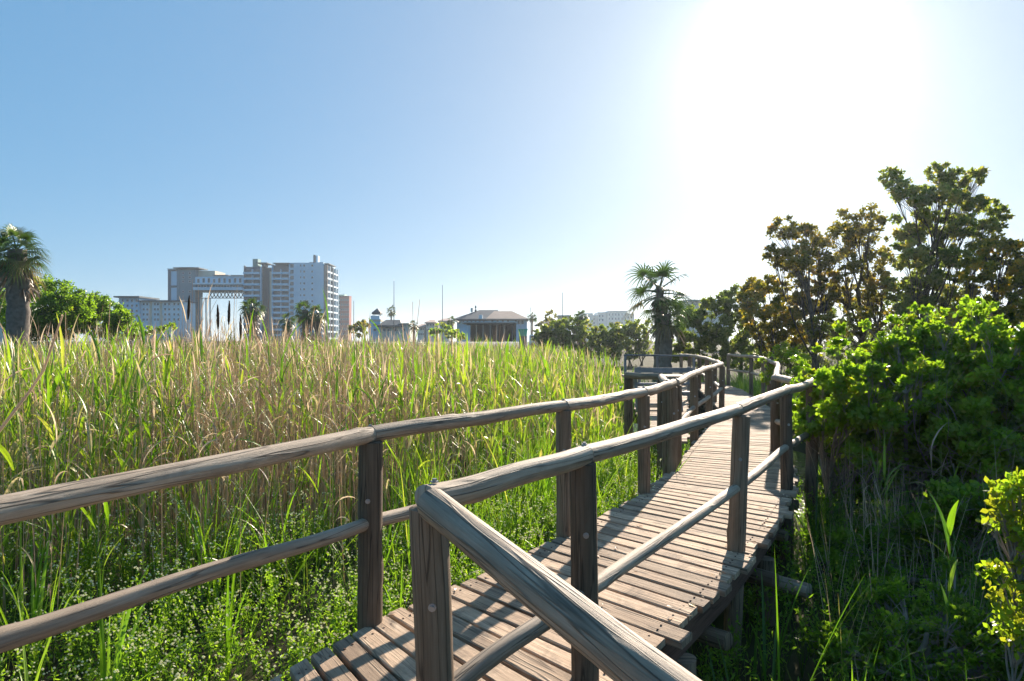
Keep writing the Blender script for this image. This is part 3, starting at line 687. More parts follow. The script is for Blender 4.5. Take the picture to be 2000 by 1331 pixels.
def woody(name, label, cat, base, blobs, mat, bark, leaf=(.06, .10), per=900, clumps=16, tint=(.5, .2), r_trunk=.12, group=None, aspect=.6, clump_r=.23, trunkname='trunk', stems=1, top_bright=.0, limb_r=.3, leafname='crown'):
    """blobs: list of (x,y,z,r) in world; the trunk sends one limb to each, twigs fill it and carry leaf clumps"""
    t = empty(name, tuple(base)); tag(t, label, cat, group); b0 = np.array(base, float)
    B = np.array(blobs, float); k = 9; tt = np.linspace(0, 1, k)
    top = np.array([B[:, 0].mean(), B[:, 1].mean(), B[:, 2].max()]) - b0
    acc = Acc(); twP = []; clc = []; clr = []; clb = []
    stemsP = []
    for s_ in range(stems):
        offs = np.array([rng.normal(0, .12), rng.normal(0, .12), 0])*(stems > 1)
        end = top*np.array([.55, .55, .62]) + np.array([rng.normal(0, .35), rng.normal(0, .35), 0])*(stems > 1)*min(1, .3*np.linalg.norm(top))
        mid = end*.5 + rng.normal(0, .06*np.linalg.norm(end), 3)*np.array([1, 1, .2])
        P = (1-tt)[:, None]**2*offs + 2*((1-tt)*tt)[:, None]*mid + tt[:, None]**2*end; stemsP.append(P)
        V, F = tubes(P[None], (r_trunk*(1-.6*tt)*(1+.35*(tt < .1)))[None], 9); acc.add(V, F)
    for x_, y_, z_, r_ in B:
        c = np.array([x_, y_, z_]) - b0
        P = stemsP[rng.integers(stems)]
        dz = np.abs(P[:, 2] - max(.15*c[2], c[2]-1.6*np.hypot(c[0], c[1])-r_)); i0 = int(np.argmin(dz)); i0 = max(2, min(i0, k-1))
        s0 = P[i0]; mid = s0*.5 + c*.5 + np.array([rng.normal(0, .12), rng.normal(0, .12), -.12])*np.linalg.norm(c-s0)
        Q = (1-tt)[:, None]**2*s0 + 2*((1-tt)*tt)[:, None]*mid + tt[:, None]**2*c
        rb = max(.006, r_trunk*limb_r*(r_/B[:, 3].max())**.7)
        V, F = tubes(Q[None], (rb*(1.4-1.05*tt))[None], 6); acc.add(V, F)
        n_ = max(3, int(clumps)); e = rand_ball(n_, 4.5)*r_*np.array([1, 1, .82]) + c
        st_ = Q[rng.integers(4, k, n_)]
        m_ = (st_+e)/2 + rng.normal(0, .1*r_, (n_, 3)); t5 = np.linspace(0, 1, 5)[None, :, None]
        W = (1-t5)**2*st_[:, None] + 2*(1-t5)*t5*m_[:, None] + t5**2*e[:, None]
        twP.append((W, np.full((n_, 5), rb*.35)*(1.2-.9*t5[..., 0])))
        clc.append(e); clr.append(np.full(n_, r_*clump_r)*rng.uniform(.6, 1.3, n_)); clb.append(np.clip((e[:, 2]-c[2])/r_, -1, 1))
    W = np.concatenate([a_ for a_, _ in twP]); Rr = np.concatenate([b_ for _, b_ in twP]); V, F = tubes(W, Rr, 4); acc.add(V, F)
    acc.out(trunkname, bark, t, True)
    C_ = np.concatenate(clc); Cr = np.concatenate(clr); Cb = np.concatenate(clb)
    w = Cr**2/np.sum(Cr**2); N = int(per*np.sum((B[:, 3]/np.median(B[:, 3]))**2)); q = rng.choice(len(C_), N, p=w)
    d = rng.normal(size=(N, 3)); d /= np.linalg.norm(d, axis=1, keepdims=True); rr = rng.random(N)**.45
    p = C_[q] + d*(Cr[q]*rr)[:, None]*np.array([1, 1, .75])
    V, Fs = leaves(p, rng.uniform(*leaf, N), aspect, .3)
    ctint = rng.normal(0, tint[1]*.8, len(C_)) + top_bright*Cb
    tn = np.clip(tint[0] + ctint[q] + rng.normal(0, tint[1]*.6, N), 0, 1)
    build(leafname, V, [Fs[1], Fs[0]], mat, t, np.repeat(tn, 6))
    return t

def blobs_from(lst, d, spread=1.2):
    out = []
    for u, v, r in lst:
        dd = d + rng.uniform(-spread, spread); p = P3(u, v, dd); out.append((*p, r*dd/1333.3))
    return out

TG = 'trees beyond the shrubs on the right'
def tree(label, u, d, lst, mat, leaf=(.09, .17), per=950, clumps=24, tint=(.5, .2), rt=.14, bark='bark', spread=1.5, **kw):
    bp = P3(u, 665, d); bp[2] = GZ
    return woody('tree', label, 'tree', bp, blobs_from(lst, d, spread), M[mat], M[bark], leaf, per, clumps, tint, rt, TG, **kw)
tree('airy brownish tree at the left end of the tall row, in the sun glow', 1590, 26,
     [(1525, 448, 30), (1560, 500, 34), (1512, 498, 24), (1575, 460, 26), (1600, 520, 34), (1555, 560, 34), (1590, 590, 36), (1620, 560, 30), (1560, 610, 36), (1605, 640, 34), (1540, 505, 28), (1600, 480, 22)], 'brownleaf', tint=(.55, .22))
tree('rounded brown leaved tree between the airy tree and the tallest tree', 1665, 27,
     [(1660, 440, 38), (1700, 430, 32), (1635, 475, 34), (1690, 480, 40), (1650, 520, 38), (1710, 520, 36), (1640, 570, 30), (1690, 580, 40), (1720, 560, 36), (1670, 625, 36), (1720, 630, 38)], 'brownleaf', tint=(.5, .2))
tree('tallest tree of the row with ragged spreading crown and open bare limbs', 1770, 25,
     [(1738, 345, 20), (1755, 372, 26), (1790, 390, 34), (1835, 340, 22), (1865, 350, 24), (1900, 355, 18), (1912, 340, 16), (1830, 390, 34), (1870, 395, 30), (1780, 440, 38), (1830, 445, 40), (1880, 440, 28),
      (1905, 400, 20), (1770, 500, 40), (1825, 510, 40), (1870, 500, 28), (1800, 560, 42), (1850, 565, 34), (1760, 570, 36), (1790, 620, 40), (1850, 625, 36), (1935, 405, 18), (1955, 420, 18), (1925, 440, 18), (1945, 445, 15), (1905, 455, 14)], 'darkleaf', tint=(.75, .22), per=850, clumps=22)
tree('golden leaved tree at the right edge of the picture', 1930, 22,
     [(1920, 490, 34), (1960, 480, 30), (1990, 500, 30), (1905, 530, 32), (1950, 540, 40), (1995, 560, 38), (1920, 580, 38), (1970, 600, 42), (1900, 620, 36), (2020, 520, 36), (2030, 600, 44), (1935, 640, 40)], 'goldleaf', tint=(.42, .24))
tree('low yellow orange tree beside the dark bushes near the far bend', 1500, 29,
     [(1475, 565, 24), (1500, 560, 24), (1460, 590, 24), (1500, 600, 28), (1530, 600, 26), (1480, 630, 26), (1520, 640, 30), (1550, 630, 26), (1565, 660, 24), (1500, 665, 26)], 'goldleaf', tint=(.5, .2), rt=.1)
tree('dark shaded tree filling the gap behind the tallest tree', 1730, 31,
     [(1640, 600, 40), (1700, 590, 40), (1760, 600, 44), (1820, 590, 44), (1880, 600, 44), (1600, 640, 40), (1660, 660, 44), (1740, 660, 46), (1830, 660, 46), (1900, 650, 46)], 'darkleaf', tint=(.45, .2), clumps=14, per=600)

BG = 'dark bushes beyond the far bend'
def bush(label, u, d, lst, mat='darkleaf', leaf=(.09, .16), per=1500, clumps=22, tint=(.5, .2), spread=1.0, group=BG, name='bush', stems=3, rt=.06, **kw):
    bp = P3(u, 665, d); bp[2] = GZ
    return woody(name, label, 'bush', bp, blobs_from(lst, d, spread), M[mat], M['bark'], leaf, per, clumps, tint, rt, group, stems=stems, **kw)
bush('big dark bush directly right of the centre palm', 1370, 33, [(1345, 625, 28), (1372, 605, 26), (1400, 598, 28), (1330, 655, 24), (1365, 650, 32), (1400, 645, 34), (1350, 690, 34), (1395, 690, 36), (1325, 690, 22)])
bush('dark bush with a high rounded top left of the yellow tree', 1445, 34, [(1425, 590, 26), (1450, 575, 26), (1475, 575, 24), (1435, 620, 32), (1470, 615, 30), (1430, 660, 34), (1470, 665, 36), (1440, 695, 34), (1480, 700, 30)])
bush('dark bush in shade behind the far right railing', 1500, 30, [(1500, 690, 30), (1470, 705, 26), (1530, 690, 30), (1440, 712, 22), (1560, 700, 30)], per=600)
bush('yellow green bush touching the far right railing', 1525, 17.5, [(1505, 705, 18), (1530, 690, 20), (1550, 700, 24), (1520, 730, 24), (1550, 735, 26), (1500, 735, 18)], 'shrub', (.05, .08), 700, 16, (.85, .15), .6, 'leafy shrubs along the right side')

for k_, (u, v, d, lab) in enumerate([(1600, 668, 38, 'dark bush below the airy brownish tree'), (1690, 668, 39, 'dark bush below the rounded brown leaved tree'), (1790, 665, 37, 'dark bush below the tallest tree'), (1890, 668, 38, 'dark bush left of the golden tree trunk'), (1985, 665, 36, 'dark bush below the golden tree at the right edge')]):
    bush(lab, u, d, [(u-45, v, 30), (u-20, v-22, 28), (u+10, v-14, 32), (u+40, v-5, 32), (u-30, v+28, 34), (u+20, v+30, 36), (u+50, v+30, 30)], per=800, clumps=16)
# low line of bushes and small palms across the middle distance
LG = 'low bushes between the reeds and the far white blocks'
for i, (u, v, r, lab) in enumerate([(1085, 640, 16, 'first low bush right of the white van'), (1112, 634, 20, 'grey green bush below the low flat house roof'), (1143, 645, 20, 'low bush in front of the left end of the white blocks'),
        (1172, 650, 17, 'small low bush in front of the middle of the white blocks'), (1200, 648, 20, 'low spiky bush in front of the right half of the white blocks'), (1228, 645, 20, 'low bush at the right end of the white blocks'),
        (1252, 638, 22, 'taller dark bush just left of the centre palm'), (1062, 648, 12, 'tiny bush behind the white van')]):
    bush(lab, u, 62, [(u-r*.8, v+5, r*.8), (u+r*.1, v-4, r*.85), (u+r*.8, v+4, r*.8), (u, v+r, r*1.0), (u-r, v+r, r*.8), (u+r, v+r, r*.8), (u-r*.8, v+r*2, r), (u+r*.8, v+r*2, r)], leaf=(.16, .30), per=260, clumps=12, tint=(.6, .2), group=LG, spread=1.5)
# left bush mass
SG = 'green bushes beside the left palm'
bush('large rounded green bush right behind the left palm', 95, 40, [(60, 600, 40), (75, 565, 30), (110, 570, 30), (100, 610, 40), (40, 630, 36), (140, 600, 36), (130, 635, 36), (85, 640, 36), (20, 600, 36)], 'shrub', (.09, .17), 2400, 34, (.34, .24), 2, SG, clump_r=.32)
bush('lower sloping green bush tapering towards the white flats', 200, 42, [(165, 590, 26), (190, 600, 28), (215, 610, 26), (160, 625, 32), (195, 635, 30), (235, 625, 22), (250, 640, 22), (225, 648, 24), (262, 650, 16)], 'shrub', (.09, .17), 2400, 34, (.34, .24), 2, SG, clump_r=.32)
bush('small green bush in front of the white flats', 285, 60, [(285, 648, 12), (300, 645, 12), (318, 640, 10), (335, 642, 11), (270, 652, 10)], 'shrub', (.16, .3), 160, 8, (.7, .2), 1, SG)
bush('small tree shaped bush between the red block and the lookout house', 700, 120, [(700, 640, 12), (712, 632, 10), (690, 645, 10), (706, 648, 12)], 'brownleaf', (.35, .6), 150, 8, (.4, .2), 1, LG)
bush('clump of pale bushes before the pink roofed houses', 860, 115, [(845, 650, 12), (862, 640, 12), (875, 648, 12), (890, 652, 10)], 'shrub', (.35, .6), 150, 8, (.8, .2), 1, LG)
bush('yellow green bush at the left foot of the dark pavilion', 885, 95, [(878, 655, 9), (893, 652, 9), (902, 658, 8)], 'shrub', (.2, .4), 180, 8, (.95, .1), 1, LG)
bush('round grey tree behind the clubhouse, right of its roof', 1075, 130, [(1075, 618, 11), (1070, 630, 12), (1082, 632, 12), (1062, 640, 12), (1090, 642, 12)], 'brownleaf', (.35, .6), 150, 8, (.45, .2), 1, LG)

# ---- fan palms
def palm(label, base, h, crown_r, tr, fronds=30, skirt=0.0, blades=22, group='fan palms standing in the marsh', seed=1, skirt_len=1.0, lowest=-1.0, tint=.5, green_skirt=False, bulge=0.0, blade_w=.035, stiff=1.0):
    global rng
    keep = rng; rng = np.random.default_rng(seed)
    t = empty('fan_palm', tuple(base)); tag(t, label, 'palm', group)
    k = 24; tt = np.linspace(0, 1, k); P = np.stack([.12*np.sin(tt*2.2), .08*np.sin(tt*3), tt*h], 1)
    prof = tr*(1.15 - .35*tt + .25*np.exp(-tt*14)) + .02*np.sin(tt*60)*tr*4 + bulge*np.exp(-((tt-.72)/.2)**2)
    V, F = tubes(P[None], prof[None], 16); V = V + rng.normal(0, tr*.05, V.shape); build('trunk', V, F, M['palmtrunk'], t, smooth=True)
    top = P[-1]
    # leaf bases and hanging dead fronds
    if skirt > 0:
        n_ = int(260*skirt); z = rng.uniform(h*(1-skirt), h*.9, n_); a_ = rng.uniform(0, 2*PI, n_)
        rloc = np.interp(z, P[:, 2], prof)*.9
        b_ = np.stack([np.interp(z, P[:, 2], P[:, 0])+np.cos(a_)*rloc, np.interp(z, P[:, 2], P[:, 1])+np.sin(a_)*rloc, z], 1)
        V, F, vp = ribbons(b_, a_+rng.normal(0, .4, n_), rng.uniform(.5, 1.1, n_)*skirt_len, np.full(n_, .10)*crown_r/1.3, rng.uniform(1.6, 2.5, n_), rng.uniform(2.8, 3.1, n_), 4, twist=rng.normal(0, 1, n_), p=.5)
        build('dead_fronds', V, F, M['deadfrond'], t, np.repeat(rng.random(n_), vp))
    for f in range(fronds):
        q = (f+.5)/fronds
        el = math.asin(max(-.98, min(.995, 1-(1-lowest)*q))) + rng.normal(0, .08); a_ = f*2.39996 + rng.normal(0, .2)
        D = np.array([math.cos(a_)*math.cos(el), math.sin(a_)*math.cos(el), math.sin(el)])
        pl = crown_r*rng.uniform(.36, .62)
        tq = np.linspace(0, 1, 6)[:, None]; C = top - np.array([0, 0, .25*crown_r*q]) + D*pl*tq + np.array([0, 0, -1])*(tq**2)*pl*.18*math.cos(el)
        a = Acc(); V, F = tubes(C[None], (.022*crown_r/1.3*(1.3-.8*tq[:, 0]))[None], 4); a.add(V, F, .45)
        T_ = C[-1]-C[-2]; T_ /= np.linalg.norm(T_); S_ = np.cross(T_, [0, 0, 1.]); 
        if np.linalg.norm(S_) < .1: S_ = np.array([1., 0, 0])
        S_ /= np.linalg.norm(S_); N_ = np.cross(S_, T_)
        roll = rng.normal(0, .5); S2 = S_*math.cos(roll)+N_*math.sin(roll); N2 = np.cross(S2, T_)
        old = rng.random() < max(0, (q-.72)*2.2); tn = rng.uniform(.88, 1) if old else np.clip(tint+rng.normal(0, .12), 0, .8)
        bl = crown_r*rng.uniform(.50, .64); seg = 5; ts = np.linspace(0, 1, seg+1)
        for j in range(blades):
            ba = -1.95 + 3.9*j/(blades-1); dr = T_*math.cos(ba) + S2*math.sin(ba)
            lb = bl*(.62+.38*math.cos(ba*.62))*rng.uniform(.92, 1.05)
            droop = stiff*(.25+.35*(rng.random()))*lb*(1.0 if el > .6 else 1.25)
            cc = C[-1] + dr*(lb*ts)[:, None] + N2*(.10*lb*np.sin(ts*PI*.6))[:, None] - np.array([0, 0, 1.])*(droop*ts**3.0)[:, None]
            wd = np.cross(dr, N2); wd /= np.linalg.norm(wd)+1e-9
            ww = lb*blade_w*1.5*np.array([.55, 1, 1, .85, .5, .05])
            v = np.stack([cc-wd*ww[:, None]/2, cc+wd*ww[:, None]/2], 1).reshape(-1, 3)
            i = np.arange(seg)*2; a.add(v, np.stack([i, i+1, i+3, i+2], 1), tn+rng.normal(0, .02))
        a.out('frond', M['palm'], t)
    rng = keep
    return t
pb = P3(1284, 665, 30); palm('tall fan palm in the centre with a green crown and shaggy lower skirt', (pb[0], pb[1], GZ), 4.65, 1.75, .21, 20, .2, 16, seed=4, lowest=-.4, skirt_len=.5, stiff=.8, blade_w=.045, tint=.42)
# the same palm carries a lower round mass of younger fronds
pb2 = P3(1296, 665, 29.2); palm('short bushy fan palm tucked against the foot of the centre palm', (pb2[0], pb2[1], GZ), 3.45, .95, .27, 34, .22, 20, seed=9, lowest=-.8, tint=.4)
pl_ = P3(28, 665, 30); palm('fan palm with a very thick trunk at the left edge', (pl_[0], pl_[1], GZ), 6.3, 1.4, .42, 34, .30, 22, seed=14, lowest=-.7, skirt_len=.8, tint=.55, bulge=.06)
FP = 'small far palms in front of the buildings'
for u, vtop, d, cr, tr, sk, fr, lab, sd in [
        (492, 600, 75, 1.5, .42, .6, 26, 'far palm standing against the left half of the balcony tower', 21), (594, 606, 70, 1.3, .4, .6, 24, 'left one of the pair of far palms before the white tower', 22), (617, 612, 70, 1.2, .34, .55, 22, 'right one of the pair of far palms before the white tower', 23),
        (560, 625, 80, 1.2, .3, .4, 22, 'small palm low between the two halves of the balcony tower', 24), (763, 606, 160, 1.5, .2, .1, 20, 'slender palm beside the lookout house', 25), (1038, 617, 130, 1.2, .18, .1, 20, 'slender palm right of the clubhouse roof', 26),
        (807, 633, 110, 1.0, .18, .2, 18, 'tiny palm among the pink roofed houses', 27), (881, 625, 118, 1.1, .2, .3, 18, 'palm at the left wall of the clubhouse', 28), (1133, 620, 64, .9, .25, .5, 20, 'low palm before the left end of the far white blocks', 29)]:
    p = P3(u, vtop, d); palm(lab, (p[0], p[1], GZ), p[2]-GZ, cr, tr, fr, sk, 12, FP, sd, lowest=-.8, blade_w=.09)

# ---- shrubs on the right
RG = 'leafy shrubs along the right side'
def shrub(label, lst, spread=.5, per=420, tint=(.6, .25), leaf=(.04, .08), clumps=10, clump_r=.34, stems=4, rt=.035, group=RG, mat='shrub', name='shrub'):
    bl = []
    for u, v, d, r in lst:
        if v < 800: v += r*.8/d*1333; k_ = .78 if u > 1650 else .86; d *= k_; r *= k_
        p = P3(u, v, d)
        for _ in range(5):                      # uneven lobes
            w_ = rng.normal(size=3); w_ /= np.linalg.norm(w_); bl.append((*(p + w_*r*rng.uniform(.35, .85)*np.array([1, 1, .85])), r*rng.uniform(.3, .6)))
        if v < 900:
            for _ in range(2):                  # shoots standing out of the top
                q = p + np.array([rng.normal(0, .6), rng.normal(0, .5), rng.uniform(.9, 1.25)])*r; bl.append((*q, r*rng.uniform(.12, .22)))
    B = np.array(bl); base = (B[:, 0].mean(), B[:, 1].mean(), GZ)
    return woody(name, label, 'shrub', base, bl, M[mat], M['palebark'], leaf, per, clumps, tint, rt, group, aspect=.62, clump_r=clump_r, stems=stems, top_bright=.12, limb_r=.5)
shrub('bright leafy shrub leaning over the right corner of the railing', [(1590, 720, 10, .38), (1620, 690, 10.2, .42), (1660, 700, 9.8, .5), (1610, 770, 9.8, .55), (1680, 760, 9.6, .6), (1640, 830, 9.6, .6), (1700, 850, 9.4, .65), (1640, 900, 9.5, .5)])
shrub('sunlit shrub with a high crest of green tips below the tallest tree', [(1700, 650, 11, .4), (1740, 640, 11.2, .45), (1785, 620, 11.4, .5), (1740, 700, 10.8, .6), (1800, 690, 10.6, .65), (1760, 760, 10.2, .7), (1700, 740, 10.5, .55), (1820, 760, 10, .7), (1740, 840, 10, .7)])
shrub('tall shrub rising towards the right edge under the golden tree', [(1850, 632, 10.5, .5), (1900, 622, 10.5, .5), (1950, 620, 10, .55), (1990, 630, 9.6, .55), (1870, 670, 10, .6), (1930, 670, 9.6, .65), (1990, 690, 9.2, .6), (1880, 740, 9.4, .7), (1960, 760, 9, .7), (2040, 660, 9.4, .7), (2060, 760, 9, .7)])
shrub('shaded dense shrub below the crest, behind the twigs', [(1780, 850, 8.4, .6), (1850, 830, 8.2, .65), (1920, 820, 8, .6), (1820, 930, 8, .6), (1900, 920, 7.6, .6), (1980, 850, 7.6, .6), (2050, 900, 7.4, .6), (1730, 930, 8.4, .55), (1660, 960, 8.6, .5)], tint=(.35, .2))  # low leaf tint puts the shade into the colour
shrub('low dark shrub in the shade of the right corner', [(1700, 1060, 6.6, .42), (1780, 1030, 6.6, .45), (1860, 1040, 6.3, .5), (1950, 1020, 6.0, .5), (2040, 1050, 5.8, .5)], tint=(.3, .18), per=330)  # leaves coloured darker to stand for shade
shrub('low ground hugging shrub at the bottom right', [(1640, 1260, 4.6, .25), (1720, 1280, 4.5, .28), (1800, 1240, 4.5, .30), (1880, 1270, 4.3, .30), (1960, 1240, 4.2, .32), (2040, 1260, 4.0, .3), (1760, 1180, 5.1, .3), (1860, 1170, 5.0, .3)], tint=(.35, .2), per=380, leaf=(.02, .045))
shrub('small shrub of round bright leaves at the right edge, close to the viewer', [(1960, 960, 3.9, .12), (1985, 1000, 3.8, .13), (1945, 1020, 3.9, .08), (2010, 940, 3.8, .16), (2020, 1040, 3.7, .14), (1995, 1060, 3.8, .08), (1985, 1130, 3.8, .15), (2020, 1180, 3.7, .2), (1960, 1200, 3.9, .16), (2040, 1000, 3.7, .2), (2010, 1250, 3.6, .18)], tint=(.9, .1), per=34, leaf=(.035, .055), clumps=4, clump_r=.6, stems=1, rt=.008)
# undergrowth: long blades tinted darker to stand for shade, and dry stalks
ug = []
def right_dist(x, y): return -left_dist(x, y)
x, y = scatter(2.6, 9, 6, lambda x, y: (right_dist(x, y) > np.interp(y, [2, 3, 9], [1.9, 1.6, 1.5])) & (x > .9), xr=(.1, .8))
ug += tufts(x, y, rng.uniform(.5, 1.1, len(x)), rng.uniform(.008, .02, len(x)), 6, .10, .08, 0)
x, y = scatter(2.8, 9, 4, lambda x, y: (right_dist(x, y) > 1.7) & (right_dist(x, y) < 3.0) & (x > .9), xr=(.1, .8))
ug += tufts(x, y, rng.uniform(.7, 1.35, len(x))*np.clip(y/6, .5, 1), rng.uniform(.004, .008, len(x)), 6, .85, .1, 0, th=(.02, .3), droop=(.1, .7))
x, y = scatter(4, 9, 1.6, lambda x, y: (right_dist(x, y) > 1.9) & (x > 1.8), xr=(.2, .8))
ug += plant_reeds(x, y, rng.uniform(.9, 1.5, len(x)), rng.random(len(x)) < .5, 0)
x, y = scatter(9, 24, 5, lambda x, y: (right_dist(x, y) > 2.4), xr=(.2, .85))
ug += tufts(x, y, rng.uniform(.6, 1.6, len(x)), rng.uniform(.015, .03, len(x)), 6, .22, .1, 1)
V, F, T = join(ug)
x, y = scatter(2.8, 9.5, 28, lambda x, y: (right_dist(x, y) > 1.15) & (right_dist(x, y) < 3.6) & (x > .9), xr=(.05, .7))
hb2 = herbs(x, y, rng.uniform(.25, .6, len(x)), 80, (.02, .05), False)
V2, F2, T2 = join(hb2); tag(build('ground_herbs', V2, F2, M['herb'], tint=T2*.7), 'leafy herbs, tinted darker for shade, filling the ground right of the boardwalk', 'herbs', kind='stuff')  # tint scaled down, shade put into the leaf colour
tag(build('undergrowth', V, F, M['reed'], tint=T), 'tangle of long blades, tinted dark for shade, and dry stalks right of the boardwalk', 'undergrowth', kind='stuff')

# bare twiggy bushes
def twigbush(label, u, v, d, n0=9, L=.9, seed=1, spread=1.0, up=.8):
    r_ = np.random.default_rng(seed); p = P3(u, v, d); t = empty('bare_bush', (p[0], p[1], GZ)); tag(t, label, 'bare bush', 'leafless twiggy bushes on the right')
    a = Acc(); st_ = [(np.array([0, 0, 0.]) + r_.normal(0, .05, 3)*[1, 1, 0], np.array([r_.normal(0, spread), r_.normal(0, spread), up]), L, .0045) for _ in range(n0)]
    for lvl in range(4):
        nx = []
        for b_, d_, l_, rr in st_:
            d_ = d_/np.linalg.norm(d_); k = 6; P = [b_]; dd = d_.copy()
            for i in range(k): dd = dd + r_.normal(0, .16, 3) - np.array([0, 0, .03]); dd /= np.linalg.norm(dd); P.append(P[-1]+dd*l_/k)
            P = np.array(P); V, F = tubes(P[None], (rr*np.linspace(1, .55, k+1))[None], 5 if lvl < 2 else 3); a.add(V, F, r_.random())
            for _ in range(3 if lvl < 3 else 0):
                i = r_.integers(2, k+1); nx.append((P[i], dd+r_.normal(0, .75, 3), l_*r_.uniform(.5, .8), rr*.6))
        st_ = nx
    a.out('branches', M['twig'], t, True); return t
twigbush('pale leafless twigs arching out at the right edge', 1960, 700, 4.3, 7, .62, 5, 1.8)
twigbush('tangled leafless twigs below the bright round leaves', 1900, 700, 5.0, 7, .6, 6, 2.0, .8)
twigbush('tall thin leafless stems rising in front of the tall right shrub', 1920, 700, 6.6, 8, 1.15, 7, .35, 1.3)
twigbush('leafless twigs in the shade beside the corner of the railing', 1760, 700, 6.6, 7, .7, 8, .8)

# ------------------------------------------------------------------ buildings far behind
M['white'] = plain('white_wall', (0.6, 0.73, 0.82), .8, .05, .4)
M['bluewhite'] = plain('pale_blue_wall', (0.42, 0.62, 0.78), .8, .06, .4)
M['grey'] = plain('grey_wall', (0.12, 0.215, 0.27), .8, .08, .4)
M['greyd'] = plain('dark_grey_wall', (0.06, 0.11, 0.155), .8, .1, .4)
M['glass'] = plain('window_glass', (0.025, 0.045, 0.07), .15, .2, .5, spec=.8)
M['brick'] = plain('red_brick', (0.34, 0.11, 0.09), .9, .15, .6)
M['greenroof'] = plain('green_roof', (0.10, 0.25, 0.24), .7, .1)
M['slate'] = plain('dark_slate', (0.05, 0.075, 0.095), .7, .2, .8)
M['tan'] = plain('brown_roof', (0.30, 0.225, 0.19), .85, .15, .8)
M['cream'] = plain('cream_wall', (0.62, 0.53, 0.42), .85, .08, .5)
M['pink'] = plain('pinkish_roof', (0.46, 0.33, 0.28), .85, .12, .8)
M['palewall'] = plain('pale_wall', (0.66, 0.66, 0.62), .85, .06, .4)
M['teal'] = plain('green_paint', (0.02, 0.42, 0.26), .5, .08)
M['steelwork'] = plain('dark_steel', (0.10, 0.11, 0.12), .6, .1)
M['dark'] = plain('dark_interior', (0.03, 0.03, 0.032), .9, .1)
M['tyre'] = plain('tyre_rubber', (0.02, 0.02, 0.02), .9, .1)
M['paint'] = plain('white_paint', (0.75, 0.77, 0.78), .35, .03)

class Far:
    """parts of one far building, laid out from photo columns and rows at its distance"""
    def __init__(s, name, label, cat, u, d, group=None):
        s.d = d; s.o = np.array([(u-1000)/1333.3*d, d, GZ]); s.t = empty(name, tuple(s.o)); tag(s.t, label, cat, group)
    def c(s, u, v, dy=0):
        k = (s.d)/1333.3; return np.array([(u-1000)*k, s.d+dy, EYE-(v-665.5)*k]) - s.o
    def acc(s, A, u0, u1, v0, v1, y0, y1, tint=.5):
        a, b_ = s.c(u0, v1), s.c(u1, v0); A.b(a[0], b_[0], y0, y1, a[2], b_[2], tint); return A
    def box(s, name, mat, u0, u1, v0, v1, y0=0, y1=10, parent=None):
        return s.acc(Acc(), u0, u1, v0, v1, y0, y1).out(name, M[mat], parent or s.t)
    def window(s, u0, u1, v0, v1, y, parent=None, frame='paint', depth=.25):
        """reveal frame with recessed glass"""
        A = Acc(); w_ = max((u1-u0)*.07, .08)
        s.acc(A, u0, u1, v0, v0+w_, y-depth*.4, y); s.acc(A, u0, u1, v1-w_, v1, y-depth*.6, y)
        s.acc(A, u0, u0+w_, v0+w_, v1-w_, y-depth*.35, y); s.acc(A, u1-w_, u1, v0+w_, v1-w_, y-depth*.35, y)
        o = A.out('window', M[frame], parent or s.t)
        s.acc(Acc(), u0+w_, u1-w_, v0+w_, v1-w_, y-.05, y-.01).out('pane', M['glass'], o); return o
    def hip(s, name, mat, u0, u1, vb, vt, r0, r1, y0, y1, over=0):
        """hipped roof: eaves u0..u1 at row vb, ridge r0..r1 at row vt"""
        a, b_, p, q = s.c(u0, vb), s.c(u1, vb), s.c(r0, vt), s.c(r1, vt); ym = (y0+y1)/2
        V = [(a[0], y0, a[2]), (b_[0], y0, a[2]), (b_[0], y1, a[2]), (a[0], y1, a[2]), (p[0], ym, p[2]), (q[0], ym, p[2])]
        V += [(x_, y_, z_-.35) for x_, y_, z_ in V[:4]]
        return build(name, V, [np.array([[0, 1, 5, 4], [2, 3, 4, 5], [6, 7, 1, 0], [7, 8, 2, 1], [8, 9, 3, 2], [9, 6, 0, 3], [9, 8, 7, 6]]), np.array([[1, 2, 5], [3, 0, 4]])], M[mat], s.t, np.full(10, .5))

# the apartment complex with the bridge
F_ = Far('apartment_block', 'grey apartment tower on the left of the bridge, with a pale blue panel', 'building', 355, 300, 'apartment complex left of the centre')
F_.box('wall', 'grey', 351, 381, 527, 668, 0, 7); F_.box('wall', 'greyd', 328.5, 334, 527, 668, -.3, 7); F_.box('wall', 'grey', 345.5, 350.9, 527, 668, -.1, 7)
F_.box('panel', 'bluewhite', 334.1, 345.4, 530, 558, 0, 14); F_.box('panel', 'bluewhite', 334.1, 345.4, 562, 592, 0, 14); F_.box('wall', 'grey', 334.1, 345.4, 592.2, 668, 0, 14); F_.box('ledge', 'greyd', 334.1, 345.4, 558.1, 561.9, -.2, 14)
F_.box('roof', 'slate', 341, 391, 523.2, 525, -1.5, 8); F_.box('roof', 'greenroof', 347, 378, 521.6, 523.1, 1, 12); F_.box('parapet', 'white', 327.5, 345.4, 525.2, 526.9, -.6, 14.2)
F_.box('sunlit_side', 'cream', 381.1, 414, 528, 545, 3, 14)  # cream colour stands for sunlight on the side of this block
for vv in (532, 540, 548, 568, 586, 600): 
    F_.window(356, 359.5, vv, vv+4.2, -.02); F_.window(369, 373, vv, vv+4.2, -.02)
F_ = Far('bridge_block', 'white block of flats bridging the gap on a dark lattice truss', 'building', 430, 300, 'apartment complex left of the centre')
